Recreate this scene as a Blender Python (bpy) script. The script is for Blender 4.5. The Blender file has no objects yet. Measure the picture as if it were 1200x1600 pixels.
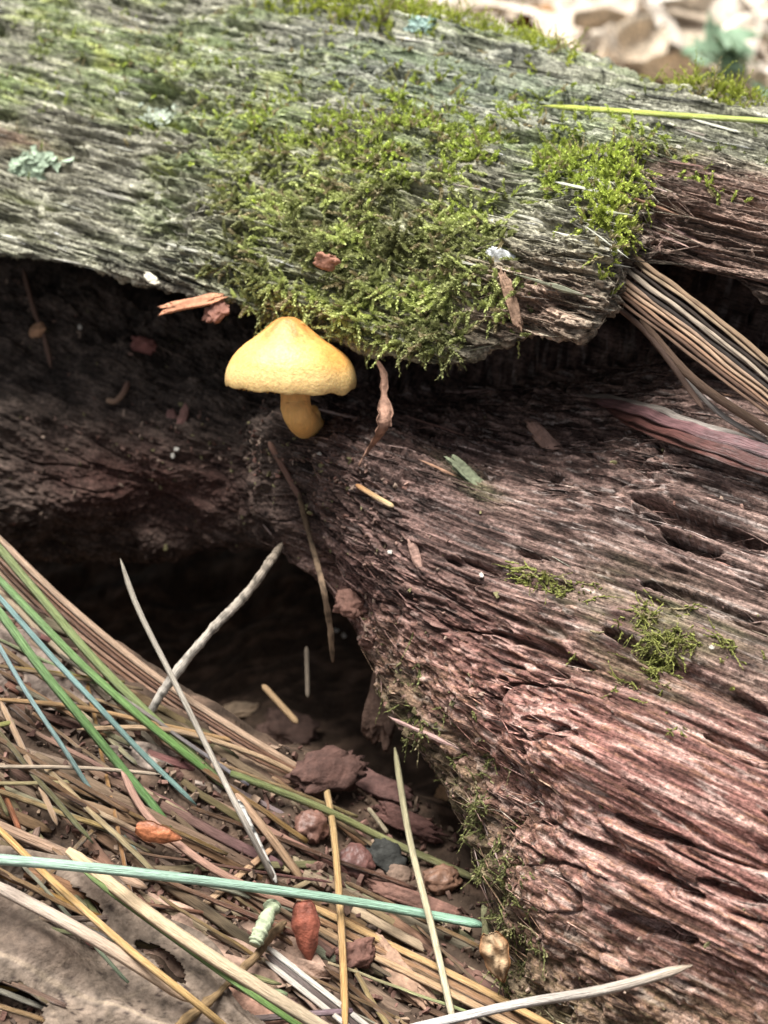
import bpy, math, random
import numpy as np
from mathutils import Vector
from mathutils.bvhtree import BVHTree

random.seed(7); RNG = np.random.default_rng(11)
SC = bpy.context.scene
COL = SC.collection
S = 0.0065                      # metres per modelling unit (the cap is about 2 units = 13 mm wide)

# ------------------------------------------------------------------ camera
PITCH = math.radians(35.0); FPX = 2500.0
CAM = np.array([0.0, 0.0, 18.5])
FW = np.array([0, math.cos(PITCH), -math.sin(PITCH)])
UP = np.array([0, math.sin(PITCH), math.cos(PITCH)])
RT = np.array([1.0, 0, 0])
cam = bpy.data.cameras.new('camera'); camo = bpy.data.objects.new('camera', cam); COL.objects.link(camo)
camo.location = CAM * S
camo.rotation_euler = (math.radians(90) - PITCH, 0, 0)
cam.sensor_fit = 'VERTICAL'; cam.sensor_height = 36.0; cam.lens = 36.0 * FPX / 1600.0
cam.clip_start = 0.005; cam.clip_end = 500
cam.dof.use_dof = True; cam.dof.focus_distance = 22.2 * S
cam.dof.aperture_fstop = 50.0
SC.camera = camo

# ------------------------------------------------------------------ sky and sun
SUN_EL, SUN_AZ = math.radians(74), math.radians(325)      # azimuth clockwise from +Y
w = bpy.data.worlds.new('World'); SC.world = w; w.use_nodes = True
nt = w.node_tree; bg = nt.nodes['Background']
sky = nt.nodes.new('ShaderNodeTexSky'); sky.sky_type = 'NISHITA'; sky.sun_disc = False
sky.sun_elevation = SUN_EL; sky.sun_rotation = SUN_AZ; sky.air_density = 1.0; sky.dust_density = 3.0
hs = nt.nodes.new('ShaderNodeHueSaturation'); hs.inputs['Saturation'].default_value = 0.25
nt.links.new(sky.outputs[0], hs.inputs['Color']); nt.links.new(hs.outputs[0], bg.inputs[0])
bg.inputs[1].default_value = 0.05
sl = bpy.data.lights.new('sun', 'SUN'); so = bpy.data.objects.new('sun', sl); COL.objects.link(so)
sl.energy = 4.0; sl.angle = math.radians(35); sl.color = (1.0, 0.97, 0.92)
sdir = Vector((math.sin(SUN_AZ) * math.cos(SUN_EL), math.cos(SUN_AZ) * math.cos(SUN_EL), math.sin(SUN_EL)))
so.rotation_euler = sdir.to_track_quat('Z', 'Y').to_euler(); so.location = (0, 0, 2)
SC.view_settings.view_transform = 'Standard'; SC.view_settings.look = 'None'
SC.view_settings.gamma = 1.0; SC.view_settings.use_curve_mapping = False
SC.view_settings.exposure = 1.3
SC.cycles.use_denoising = True
SC.cycles.max_bounces = 6

# ------------------------------------------------------------------ helpers
def P(px, py, d):
    return CAM + d * (FW + RT * (px - 600) / FPX + UP * (800 - py) / FPX)

def project(p):
    q = p - CAM
    d = q @ FW
    return 600 + FPX * (q @ RT) / d, 800 - FPX * (q @ UP) / d, d

_perm = np.random.default_rng(3).permutation(256).astype(np.int32); _perm = np.concatenate([_perm, _perm, _perm])
_g = np.array([[1,1,0],[-1,1,0],[1,-1,0],[-1,-1,0],[1,0,1],[-1,0,1],[1,0,-1],[-1,0,-1],[0,1,1],[0,-1,1],[0,1,-1],[0,-1,-1],[1,1,0],[-1,1,0],[0,-1,1],[0,-1,-1]], np.float32)
def perlin(x, y, z, seed=0):
    x = np.asarray(x, np.float32) + seed * 17.31; y = np.asarray(y, np.float32) + seed * 5.77; z = np.asarray(z, np.float32) - seed * 9.13
    xi, yi, zi = np.floor(x), np.floor(y), np.floor(z)
    xf, yf, zf = x - xi, y - yi, z - zi
    X, Y, Z = xi.astype(np.int32) & 255, yi.astype(np.int32) & 255, zi.astype(np.int32) & 255
    f = lambda t: t * t * t * (t * (t * 6 - 15) + 10)
    u, v, w_ = f(xf), f(yf), f(zf)
    out = 0
    for i in (0, 1):
        a = _perm[X + i]
        for j in (0, 1):
            b = _perm[a + Y + j]
            for k in (0, 1):
                g = _g[_perm[b + Z + k] & 15]
                dt = g[..., 0] * (xf - i) + g[..., 1] * (yf - j) + g[..., 2] * (zf - k)
                out = out + dt * (u if i else 1 - u) * (v if j else 1 - v) * (w_ if k else 1 - w_)
    return out

def sstep(a, b, x):
    t = np.clip((x - a) / (b - a), 0, 1); return t * t * (3 - 2 * t)

def mixc(a, b, t):
    return a + (b - a) * t[..., None]

def blob(px, py, cx, cy, rx, ry, rot=0.0):
    c, s_ = math.cos(rot), math.sin(rot)
    dx, dy = px - cx, py - cy
    return np.exp(-(((dx * c + dy * s_) / rx) ** 2 + ((-dx * s_ + dy * c) / ry) ** 2))

# ------------------------------------------------------------------ materials
MATS = {}
def mat_v(name, rough=0.85, vscale=8.0, vamt=0.35, bump=0.3, bscale=30.0, attr=None, stretch=(1, 1, 1), spec=0.3, sss=0.0, trans=0.0, iso=0.0):
    """colour from the mesh's own 'col' attribute, broken up by procedural noise, with fine procedural relief"""
    if name in MATS: return MATS[name]
    m = bpy.data.materials.new(name); m.use_nodes = True; t = m.node_tree; N = t.nodes; L = t.links
    b = N['Principled BSDF']
    at = N.new('ShaderNodeAttribute'); at.attribute_name = 'col'
    mp = N.new('ShaderNodeMapping')
    if attr:
        src = N.new('ShaderNodeAttribute'); src.attribute_name = attr; L.new(src.outputs['Vector'], mp.inputs[0]); k = 1.0
    else:
        src = N.new('ShaderNodeTexCoord'); L.new(src.outputs['Object'], mp.inputs[0]); k = 1.0 / S
    mp.inputs['Scale'].default_value = tuple(k * q for q in stretch)
    n1 = N.new('ShaderNodeTexNoise'); n1.inputs['Scale'].default_value = vscale; n1.inputs['Detail'].default_value = 6; n1.inputs['Roughness'].default_value = 0.65
    L.new(mp.outputs[0], n1.inputs['Vector'])
    mr = N.new('ShaderNodeMapRange'); mr.inputs[1].default_value = 0.3; mr.inputs[2].default_value = 0.7
    mr.inputs[3].default_value = 1 - vamt; mr.inputs[4].default_value = 1 + vamt
    L.new(n1.outputs[0], mr.inputs[0])
    mu = N.new('ShaderNodeVectorMath'); mu.operation = 'SCALE'
    L.new(at.outputs['Color'], mu.inputs[0]); L.new(mr.outputs[0], mu.inputs['Scale'])
    n3 = None
    if iso > 0:
        n3 = N.new('ShaderNodeTexNoise'); n3.inputs['Scale'].default_value = 15.0; n3.inputs['Detail'].default_value = 5; n3.inputs['Roughness'].default_value = 0.75
        L.new(src.outputs['Vector'], n3.inputs['Vector'])
        m3 = N.new('ShaderNodeMapRange'); m3.inputs[1].default_value = 0.34; m3.inputs[2].default_value = 0.68; m3.inputs[3].default_value = 1 - iso; m3.inputs[4].default_value = 1 + iso
        L.new(n3.outputs[0], m3.inputs[0]); mu3 = N.new('ShaderNodeVectorMath'); mu3.operation = 'SCALE'
        L.new(mu.outputs[0], mu3.inputs[0]); L.new(m3.outputs[0], mu3.inputs['Scale']); mu = mu3
    L.new(mu.outputs[0], b.inputs['Base Color'])
    n2 = N.new('ShaderNodeTexNoise'); n2.inputs['Scale'].default_value = bscale; n2.inputs['Detail'].default_value = 4
    L.new(mp.outputs[0], n2.inputs['Vector'])
    bp = N.new('ShaderNodeBump'); bp.inputs['Strength'].default_value = bump; bp.inputs['Distance'].default_value = 0.04 * S
    if n3:
        ad = N.new('ShaderNodeMath'); ad.operation = 'MULTIPLY_ADD'; ad.inputs[1].default_value = 1.3
        L.new(n3.outputs[0], ad.inputs[0]); L.new(n2.outputs[0], ad.inputs[2]); L.new(ad.outputs[0], bp.inputs['Height'])
    else: L.new(n2.outputs[0], bp.inputs['Height'])
    L.new(bp.outputs[0], b.inputs['Normal'])
    rr = N.new('ShaderNodeMapRange'); rr.inputs[3].default_value = max(0.05, rough - 0.15); rr.inputs[4].default_value = min(1, rough + 0.12)
    L.new(n2.outputs[0], rr.inputs[0]); L.new(rr.outputs[0], b.inputs['Roughness'])
    b.inputs['Specular IOR Level'].default_value = spec
    if sss > 0:
        b.inputs['Subsurface Weight'].default_value = sss; b.inputs['Subsurface Radius'].default_value = (1, 0.5, 0.2); b.inputs['Subsurface Scale'].default_value = 0.15 * S
    if trans > 0: 
        tr = N.new('ShaderNodeBsdfTranslucent'); L.new(mu.outputs[0], tr.inputs[0]); ms = N.new('ShaderNodeMixShader'); ms.inputs[0].default_value = trans
        L.new(b.outputs[0], ms.inputs[1]); L.new(tr.outputs[0], ms.inputs[2]); L.new(ms.outputs[0], N['Material Output'].inputs[0])
    MATS[name] = m; return m

M_WOOD = mat_v('rotten_wood', 0.8, 0.8, 0.7, 1.0, 1.3, attr='grain', stretch=(2.5, 24, 24), spec=0.2, iso=0.6)
M_SPL = mat_v('wood_splinter', 0.75, 6.0, 0.4, 0.5, 10.0, stretch=(1, 1, 1), spec=0.35)
M_MOSS = mat_v('moss', 0.7, 3.0, 0.25, 0.0, 20, spec=0.3, trans=0.25)
M_NEED = mat_v('needle', 0.42, 1.0, 0.5, 0.9, 1.6, attr='nv', stretch=(16, 1.6, 16), spec=0.45)
M_DRY = mat_v('dry_stem', 0.8, 1.5, 0.4, 0.6, 2.5, attr='nv', stretch=(10, 3.0, 10), spec=0.25)
M_LEAF = mat_v('dead_leaf', 0.8, 4.5, 0.6, 0.9, 11.0, spec=0.2, trans=0.15)
M_GREEN = mat_v('green_leaf', 0.5, 1.0, 0.2, 0.2, 9.0, spec=0.4, trans=0.3)
M_CHIP = mat_v('wood_chip', 0.85, 5.0, 0.45, 0.7, 14.0, spec=0.25)
M_SCALE = mat_v('bud_scale', 0.55, 5.0, 0.5, 0.8, 9.0, spec=0.45)
M_SOIL = mat_v('soil', 0.9, 3.0, 0.5, 0.9, 12.0, spec=0.2)
M_CAP = mat_v('mushroom_cap', 0.5, 14.0, 0.22, 0.3, 24.0, spec=0.4, sss=0.15)
M_STEM = mat_v('mushroom_stem', 0.7, 9.0, 0.16, 0.3, 20.0, spec=0.3, sss=0.2, stretch=(1, 1, 0.3))
M_LICH = mat_v('lichen', 0.9, 6.0, 0.2, 0.5, 20.0, spec=0.15)

# ------------------------------------------------------------------ mesh building
def link(name, me, mat, parent=None, label=None, cat=None, group=None, kind=None, loc=None):
    o = bpy.data.objects.new(name, me); COL.objects.link(o)
    if mat and not me.materials: me.materials.append(mat)
    if loc is not None: o.location = loc
    if parent:
        o.parent = parent
        if loc is not None: o.location = Vector(loc) - parent.location
    tag(o, label, cat, group, kind); return o

def tag(o, label=None, cat=None, group=None, kind=None):
    if label: o['label'] = label
    if cat: o['category'] = cat
    if group: o['group'] = group
    if kind: o['kind'] = kind
    return o

def empty(name, p, label, cat, group=None):
    o = bpy.data.objects.new(name, None); COL.objects.link(o); o.location = Vector(p) * S; o.empty_display_size = 0.3 * S
    return tag(o, label, cat, group)

def mesh(name, V, F, col=None, attrs=None, smooth=True, origin=None):
    """V in units; F an (n,3)/(n,4) array or list of index lists; returns (mesh, world location)"""
    V = np.asarray(V, float)
    if origin is None: origin = (V.min(0) + V.max(0)) / 2
    me = bpy.data.meshes.new(name)
    L = (V - origin) * S
    if isinstance(F, np.ndarray):
        n, k = F.shape
        me.vertices.add(len(V)); me.vertices.foreach_set('co', L.astype(np.float32).ravel())
        me.loops.add(n * k); me.loops.foreach_set('vertex_index', F.astype(np.int32).ravel())
        me.polygons.add(n); me.polygons.foreach_set('loop_start', np.arange(0, n * k, k, dtype=np.int32))
        me.update(calc_edges=True)
    else:
        me.from_pydata(L.tolist(), [], F); me.update()
    if smooth: me.polygons.foreach_set('use_smooth', np.ones(len(me.polygons), bool))
    if col is not None:
        c = np.asarray(col, np.float32)
        if c.ndim == 1: c = np.tile(c, (len(V), 1))
        c4 = np.ones((len(V), 4), np.float32); c4[:, :3] = np.clip(c, 0, 1)
        a = me.attributes.new('col', 'FLOAT_COLOR', 'POINT'); a.data.foreach_set('color', c4.ravel())
    for k, v in (attrs or {}).items():
        a = me.attributes.new(k, 'FLOAT_VECTOR', 'POINT'); a.data.foreach_set('vector', np.asarray(v, np.float32).ravel())
    return me, Vector(origin) * S

def grid_faces(nr, nc):
    i = np.arange(nr * nc).reshape(nr, nc)
    return np.stack([i[:-1, :-1], i[1:, :-1], i[1:, 1:], i[:-1, 1:]], -1).reshape(-1, 4)

def catmull(C, t):
    """C (n,...) control values, t in [0,n-1]"""
    n = len(C); i = np.clip(np.floor(t).astype(int), 0, n - 2); f = (t - i)
    f = f.reshape(f.shape + (1,) * (C.ndim - 1))
    p0 = C[np.clip(i - 1, 0, n - 1)]; p1 = C[i]; p2 = C[i + 1]; p3 = C[np.clip(i + 2, 0, n - 1)]
    return 0.5 * (2 * p1 + (p2 - p0) * f + (2 * p0 - 5 * p1 + 4 * p2 - p3) * f ** 2 + (3 * p1 - p0 - 3 * p2 + p3) * f ** 3)

def seg_t(counts):
    out = []
    for k, c in enumerate(counts): out.append(k + np.arange(c) / c)
    return np.concatenate(out + [[len(counts)]])

G = np.array([0.824, -0.566, 0.04]); G /= np.linalg.norm(G)          # the log's grain (its axis), found from the photo's grain lines
B_ = np.array([0.566, 0.824, 0.0]); B_ /= np.linalg.norm(B_)
def frame(V): return V @ G, V @ B_, V[..., 2]

def normals(V):
    du = np.gradient(V, axis=1); dv = np.gradient(V, axis=0)
    n = np.cross(du, dv); n /= np.linalg.norm(n, axis=-1, keepdims=True) + 1e-9
    return n

# ------------------------------------------------------------------ the log: upper weathered shell
def interp(px, tab): return np.interp(px, [q[0] for q in tab], [q[1] for q in tab])
A_PX = [-420, -200, 0, 120, 230, 330, 420, 510, 600, 680, 750, 830, 900, 945, 985, 1030, 1100, 1200, 1320, 1520]
T_RIDGE = [(-420, -210), (-200, -150), (0, -105), (200, -72), (330, -50), (450, -30), (600, -2), (700, 28), (800, 64), (880, 84), (960, 120), (1010, 138), (1100, 150), (1250, 185), (1520, 250)]
T_LIP = [(-420, 270), (-200, 300), (0, 335), (120, 352), (230, 375), (330, 335), (420, 315), (510, 312), (600, 315), (680, 325), (750, 335), (830, 345), (900, 335), (945, 310), (985, 285), (1030, 275), (1100, 285), (1200, 315), (1320, 350), (1520, 420)]
T_BOT = [(-420, 350), (-200, 370), (0, 392), (120, 412), (230, 440), (330, 468), (420, 497), (510, 524), (600, 548), (680, 566), (750, 545), (830, 530), (900, 522), (945, 500), (985, 418), (1030, 398), (1100, 420), (1200, 470), (1320, 520), (1520, 600)]
T_SET = [(-420, 0.6), (0, 0.4), (230, 0.3), (330, 0), (900, 0), (950, 0.15), (990, 1.2), (1050, 1.9), (1520, 1.9)]      # the lip breaks off at the right
rows = []
for px in A_PX:
    yr, yl, yb, st = interp(px, T_RIDGE), interp(px, T_LIP), interp(px, T_BOT), interp(px, T_SET)
    rd = P(px, yr, 32 - 0.75 * (px - 600) / 100)
    lt = P(px, yl, 25.0 - 0.58 * (px - 600) / 100 + st)
    lb = P(px, yb, 24.5 - 0.56 * (px - 600) / 100 + st * 0.9)
    md = (lt * 0.5 + lb * 0.5) + np.array([0, -0.25, 0.15])
    back1 = rd + np.array([0.566 * 3, 0.824 * 3, -2.2]); back2 = rd + np.array([0.566 * 5, 0.824 * 5, -10])
    u1 = rd * 0.62 + lt * 0.38 + np.array([0, 0, 0.25]); u2 = rd * 0.28 + lt * 0.72 + np.array([0, 0, 0.22])
    un1 = lb + np.array([0.3, 1.3, 0.05]); un2 = lb + np.array([0.9, 4.5, -0.1]); un3 = lb + np.array([1.5, 7.5, -3.5])
    rows.append([back2, back1, rd, u1, u2, lt, md, lb, un1, un2, un3])
CA = np.array(rows).transpose(1, 0, 2)
tr = seg_t([6, 18, 80, 110, 110, 90, 90, 34, 24, 8])
tc = seg_t([14, 30] + [52] * 3 + [50] * 13 + [20])
VA = catmull(CA, tr); VA = catmull(VA.transpose(1, 0, 2), tc).transpose(1, 0, 2)

GROOVES = [((955, 1272), (1085, 1322), 9, 0.35), ((890, 1305), (1105, 1402), 11, 0.4), ((955, 1425), (1095, 1470), 13, 0.55), ((985, 775), (1200, 850), 13, 0.5),
           ((940, 985), (1200, 1110), 12, 0.35), ((760, 985), (930, 1040), 9, 0.28), ((1030, 830), (1130, 858), 8, 0.35), ((690, 870), (830, 905), 9, 0.2),
           ((1000, 905), (1200, 965), 9, 0.3), ((1090, 1375), (1210, 1415), 9, 0.35), ((820, 1120), (905, 1150), 9, 0.25), ((1100, 1150), (1210, 1190), 7, 0.2)]
GROOVES_TOP = [((690, 62), (965, 135), 7, .4), ((560, 88), (1010, 190), 6, .4), ((440, 78), (640, 118), 7, .35), ((850, 225), (1210, 330), 7, .4), ((60, 150), (340, 205), 6, .3), ((215, 128), (370, 180), 9, .35), ((1000, 240), (1210, 300), 6, .35), ((960, 305), (1200, 370), 7, .35), ((110, 230), (330, 290), 5, .25), ((740, 390), (925, 432), 6, .3)]
def fibre(V, amp=1.0, crumb=None, px=None, py=None, seed=0, grooves=()):
    s, b, z = frame(V)
    wv = perlin(s / 6, b / 1.6, z / 1.6, seed + 1)
    b2 = b + 0.22 * wv + 0.012 * perlin(s / 0.5, b / 0.3, z / 0.3, seed + 14); z2 = z + 0.22 * perlin(s / 6, b / 1.6, z / 1.6, seed + 2)
    h = 0.28 * perlin(s / 5, b / 1.1, z / 1.1, seed + 3)
    p1 = perlin(s / 6.0, b2 / 0.33, z2 / 0.33, seed + 4); h += 0.06 * np.tanh(6 * p1)
    p2 = perlin(s / 4.0, b2 / 0.12, z2 / 0.12, seed + 5); h += 0.05 * np.tanh(5 * p2)
    p3 = perlin(s / 2.0, b2 / 0.058, z2 / 0.058, seed + 6); h += 0.04 * np.tanh(4 * p3)
    h += 0.036 * perlin(s / 0.35, b2 / 0.034, z2 / 0.034, seed + 7)
    h += 0.022 * perlin(s / 0.4, b2 / 0.09, z2 / 0.09, seed + 15) * sstep(-0.1, 0.3, perlin(s / 1.5, b / 0.8, z / 0.8, seed + 16))
    ck = perlin(s / 5.5, b2 / 0.45, z2 / 0.45, seed + 8); km = sstep(-0.1, 0.25, perlin(s / 2.2, b / 0.9, z / 0.9, seed + 9))
    h -= 0.36 * np.exp(-(ck / 0.035) ** 2) * km
    pit = perlin(s / 1.4, b2 / 0.16, z2 / 0.16, seed + 10); h -= (0.32 if seed == 0 else 0.16) * sstep(0.40, 0.5, pit)
    h += 0.05 * np.abs(perlin(s / 0.11, b / 0.07, z / 0.07, seed + 17)) + 0.022 * perlin(s / 0.06, b / 0.045, z / 0.045, seed + 18)
    h = h * amp + (1 - amp) * 0.28 * perlin(s / 5, b / 1.1, z / 1.1, seed + 3)
    if crumb is not None:
        iso = 0.16 * perlin(s / 0.35, b / 0.28, z / 0.28, seed + 11) + 0.09 * np.abs(perlin(s / 0.14, b / 0.12, z / 0.12, seed + 12)) + 0.05 * perlin(s / 0.06, b / 0.05, z / 0.05, seed + 13)
        h = h * (1 - 0.55 * crumb) + iso * crumb * 1.3
    if px is not None:
        for (x0, y0), (x1, y1), wd, dp in grooves:
            dp = dp * .65
            ln = math.hypot(x1 - x0, y1 - y0); ux, uy = (x1 - x0) / ln, (y1 - y0) / ln
            t = (px - x0) * ux + (py - y0) * uy; q = (px - x0) * -uy + (py - y0) * ux
            q = q + 7 * perlin(t / 45, t * 0 + x0, t * 0, 20) + 3 * perlin(t / 14, t * 0 + y0, t * 0, 21)
            wl = wd * np.sqrt(np.clip(4 * (t / ln) * (1 - t / ln), 0.0, 1)) + 0.01
            h -= dp * np.exp(-(q / wl) ** 4) * ((t > 0) & (t < ln))
    return h

pxA, pyA, _ = project(VA)
crA = np.clip(blob(pxA, pyA, 830, 450, 110, 80) + 0.8 * sstep(370, 420, pyA) * sstep(700, 250, pxA), 0, 1)
NA = normals(VA)
if NA[200, 300, 2] < 0: NA = -NA
nodeA = 0.30 * perlin(*[q / 0.8 for q in frame(VA)], 31) * (0.1 + blob(pxA, pyA, 600, 330, 330, 190))       # knobbly cushions under the moss
VA = VA + NA * (fibre(VA, 1.0, crA, pxA, pyA, seed=0, grooves=GROOVES_TOP) + nodeA)[..., None]
NA = normals(VA)
if NA[200, 300, 2] < 0: NA = -NA
sA, bA, zA = frame(VA)
def fib(s, b, z, ls, lb, seed): return perlin(s / ls, b / lb, z / lb, seed)
f1, f2, f3 = fib(sA, bA, zA, 2.6, 0.12, 40), fib(sA, bA, zA, 5, 0.5, 41), fib(sA, bA, zA, 1.1, 0.05, 42)
cA = np.empty(VA.shape); cA[:] = (0.27, 0.26, 0.195)
cA = mixc(cA, np.array([0.56, 0.54, 0.42]), sstep(0.16, 0.45, f1 + 0.3 * f3) * 0.8)
cA = mixc(cA, np.array([0.055, 0.05, 0.042]), sstep(0.04, 0.36, -f1 + 0.5 * f3) * 0.85)
alg = perlin(sA / 2.2, bA / 0.9, zA / 0.9, 43)
grn = np.clip(0.36 + alg * 1.3, 0, 1) * np.clip(0.5 * sstep(420, 150, pyA) + 0.5 * blob(pxA, pyA, 560, 280, 420, 180) + 0.25 * blob(pxA, pyA, 100, 100, 300, 150), 0, 1) * sstep(1300, 700, pxA + pyA * 0.3 - 100)
cA = mixc(cA, np.array([0.22, 0.29, 0.11]), np.clip(grn, 0, 0.75))
cA = mixc(cA, np.array([0.42, 0.46, 0.14]), np.clip(sstep(0.12, 0.5, perlin(sA / 0.9, bA / 0.3, zA / 0.3, 44)) * grn * 1.2, 0, 0.8))
bd = perlin(sA / 1.1, bA / 0.32, zA / 0.32, 45); cA = mixc(cA, np.array([0.07, 0.066, 0.055]), sstep(0.1, 0.38, bd + 0.3 * f3) * 0.5)
cA = mixc(cA, np.array([0.6, 0.58, 0.47]), sstep(0.2, 0.42, perlin(sA / 0.9, bA / 0.16, zA / 0.16, 46)) * 0.55)
cA = mixc(cA, np.array([0.17, 0.175, 0.065]), 0.65 * blob(pxA, pyA, 580, 400, 210, 130, 0.22) * sstep(300, 370, pxA))
cA = mixc(cA, np.array([0.20, 0.24, 0.21]), 0.5 * blob(pxA, pyA, 720, 130, 300, 70, 0.2))
red = np.clip(sstep(940, 1040, pxA) * sstep(225, 270, pyA - (pxA - 1000) * 0.1) + blob(pxA, pyA, 20, 215, 70, 22, 0.3) + 0.5 * blob(pxA, pyA, 760, 480, 60, 50), 0, 1)
cA = mixc(cA, np.array([0.25, 0.155, 0.125]) * (0.6 + 0.9 * np.clip(f1 + 0.3, 0, 1))[..., None], red * 0.85)
cA = mixc(cA, np.array([0.27, 0.18, 0.135]) * (0.5 + 1.4 * np.clip(f1 + 0.4, 0, 1))[..., None], 0.95 * blob(pxA, pyA, 840, 480, 120, 75))
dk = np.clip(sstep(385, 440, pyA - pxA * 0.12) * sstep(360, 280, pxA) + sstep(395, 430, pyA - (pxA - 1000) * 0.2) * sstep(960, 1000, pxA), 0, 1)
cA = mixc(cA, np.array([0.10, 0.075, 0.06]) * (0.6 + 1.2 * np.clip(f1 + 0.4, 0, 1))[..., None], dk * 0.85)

# ------------------------------------------------------------------ the log: lower red-rotted wood, recess and ledge
#   top back      ledge        mid           mid           bottom edge   (px, py, depth)
B_TAB = [[(-300, 400, 31.2), (-300, 500, 30.6), (-300, 640, 30.0), (-300, 760, 29.6), (-300, 860, 29.8)],
         [(-50, 420, 29.8), (-50, 520, 29.2), (-50, 650, 28.6), (-50, 770, 28.2), (-50, 865, 28.5)],
         [(120, 450, 29.2), (120, 540, 28.5), (120, 650, 27.8), (120, 770, 27.5), (120, 872, 28.0)],
         [(270, 490, 28.8), (270, 570, 27.8), (272, 660, 27.0), (276, 755, 26.7), (280, 842, 27.2)],
         [(380, 520, 28.4), (380, 600, 27.0), (385, 675, 26.0), (392, 760, 25.8), (400, 838, 26.4)],
         [(470, 560, 27.8), (470, 635, 25.9), (475, 695, 25.0), (480, 790, 24.9), (490, 892, 25.6)],
         [(560, 600, 27.4), (560, 650, 25.6), (562, 720, 24.5), (566, 850, 24.3), (570, 992, 25.0)],
         [(660, 610, 27.2), (660, 660, 25.3), (655, 760, 24.0), (650, 940, 23.6), (640, 1130, 24.3)],
         [(760, 600, 26.9), (760, 660, 24.9), (750, 800, 23.5), (735, 1010, 22.8), (715, 1240, 23.4)],
         [(860, 580, 26.6), (860, 650, 24.5), (845, 840, 22.9), (820, 1110, 22.0), (780, 1400, 22.7)],
         [(960, 560, 26.2), (960, 640, 24.0), (945, 870, 22.3), (890, 1210, 21.2), (825, 1580, 22.0)],
         [(1080, 570, 25.6), (1080, 660, 23.4), (1070, 920, 21.6), (1045, 1300, 20.4), (1000, 1700, 20.7)],
         [(1220, 590, 25.0), (1220, 690, 22.8), (1215, 980, 20.9), (1210, 1380, 19.7), (1190, 1760, 19.8)],
         [(1500, 640, 23.8), (1500, 760, 21.4), (1500, 1080, 19.2), (1500, 1480, 18.1), (1500, 1850, 18.0)]]
for k, dd in {0: 1.5, 1: 1.6, 2: 1.7, 3: 1.65, 4: 1.3, 5: .85, 6: .6, 7: .7, 8: .7, 9: .6, 10: .5}.items():
    fk = {4: .85, 5: .55, 6: .3}.get(k, 1.0 if k < 4 else 0)
    for r_, f_ in ((0, 1.2), (1, 1.3), (2, max(1.1 * fk, .15)), (3, 1.2 * fk), (4, 1.5 * fk)):
        x_, y_, z_ = B_TAB[k][r_]; B_TAB[k][r_] = (x_, y_, z_ + dd * f_)
rows = []
for k, cpts in enumerate(B_TAB):
    w_ = [P(*q) for q in cpts]
    top = w_[0] + np.array([1.2, 3.5, 1.0])
    lo = w_[-1]
    e1 = lo + np.array([0.15, 0.7, -0.35]); e2 = lo + np.array([0.5, 2.6, -0.1]); e3 = lo + np.array([1.0, 6.5, -0.6])
    rows.append([top] + w_ + [e1, e2, e3])
CB = np.array(rows).transpose(1, 0, 2)
tr = seg_t([16, 140, 170, 170, 160, 34, 34, 14])
tc = seg_t([20, 46, 52, 50, 50, 56, 62, 66, 70, 74, 80, 90, 40])
VB = catmull(CB, tr); VB = catmull(VB.transpose(1, 0, 2), tc).transpose(1, 0, 2)
pxB, pyB, dB0 = project(VB)
NB = normals(VB)
if NB[350, 600, 1] > 0: NB = -NB
edge = np.zeros(VB.shape[:2]); edge += np.exp(-((tr[:, None] - 5.0) / 0.5) ** 2) * sstep(4.5, 6, tc)[None]
lw = sstep(560, 400, pxB)
mush = blob(pxB, pyB, 620, 700, 190, 110)
crB = np.clip(edge * 0.9 + lw * 0.65 + mush * 0.8 + sstep(2.2, 1.4, tr)[:, None] * (0.2 + 0.5 * sstep(800, 500, pxB)), 0, 1)
big = 0.5 * perlin(VB[..., 0] / 1.5, VB[..., 1] / 1.5, VB[..., 2] / 1.2, 50) * lw
VB = VB + NB * (fibre(VB, 0.44, crB, pxB, pyB, seed=60, grooves=GROOVES) + big + 0.22 * edge * perlin(*[q / 0.4 for q in frame(VB)], 51))[..., None]
NB = normals(VB)
if NB[350, 600, 1] > 0: NB = -NB
sB, bB, zB = frame(VB)
f1, f2, f3 = fib(sB, bB, zB, 2.4, 0.11, 70), fib(sB, bB, zB, 5.0, 0.6, 71), fib(sB, bB, zB, 1.0, 0.045, 72)
cB = np.empty(VB.shape); cB[:] = (0.25, 0.12, 0.1)
cB = mixc(cB, np.array([0.51, 0.31, 0.265]), sstep(0.0, 0.36, f1 + 0.3 * f2))
cB = mixc(cB, np.array([0.40, 0.205, 0.13]), sstep(0.15, 0.4, f3 + 0.4 * f2) * 0.7)
cB = mixc(cB, np.array([0.05, 0.02, 0.016]), sstep(0.08, 0.4, -f1 + 0.4 * f3) * 0.8)
cB = mixc(cB, np.array([0.55, 0.43, 0.38]), sstep(0.27, 0.5, fib(sB, bB, zB, 0.9, 0.09, 73)) * 0.6)
up_ = np.clip(sstep(1020, 760, pyB - (pxB - 600) * 0.42), 0, 1)                 # greyer, more weathered towards the ledge; gB's dark tone also paints in recess shade
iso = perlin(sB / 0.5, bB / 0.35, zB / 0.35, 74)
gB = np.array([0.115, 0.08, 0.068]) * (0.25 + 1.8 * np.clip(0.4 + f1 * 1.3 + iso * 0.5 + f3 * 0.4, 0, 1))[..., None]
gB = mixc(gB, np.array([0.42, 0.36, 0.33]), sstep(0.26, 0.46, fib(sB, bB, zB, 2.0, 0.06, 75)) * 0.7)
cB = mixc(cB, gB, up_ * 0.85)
ctr = blob(pxB, pyB, 640, 840, 170, 190, 0.5); cB = mixc(cB, np.array([0.085, 0.05, 0.043]) * (0.4 + 1.4 * np.clip(0.4 + f1 + iso * 0.5, 0, 1))[..., None], ctr * 0.75)
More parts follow.
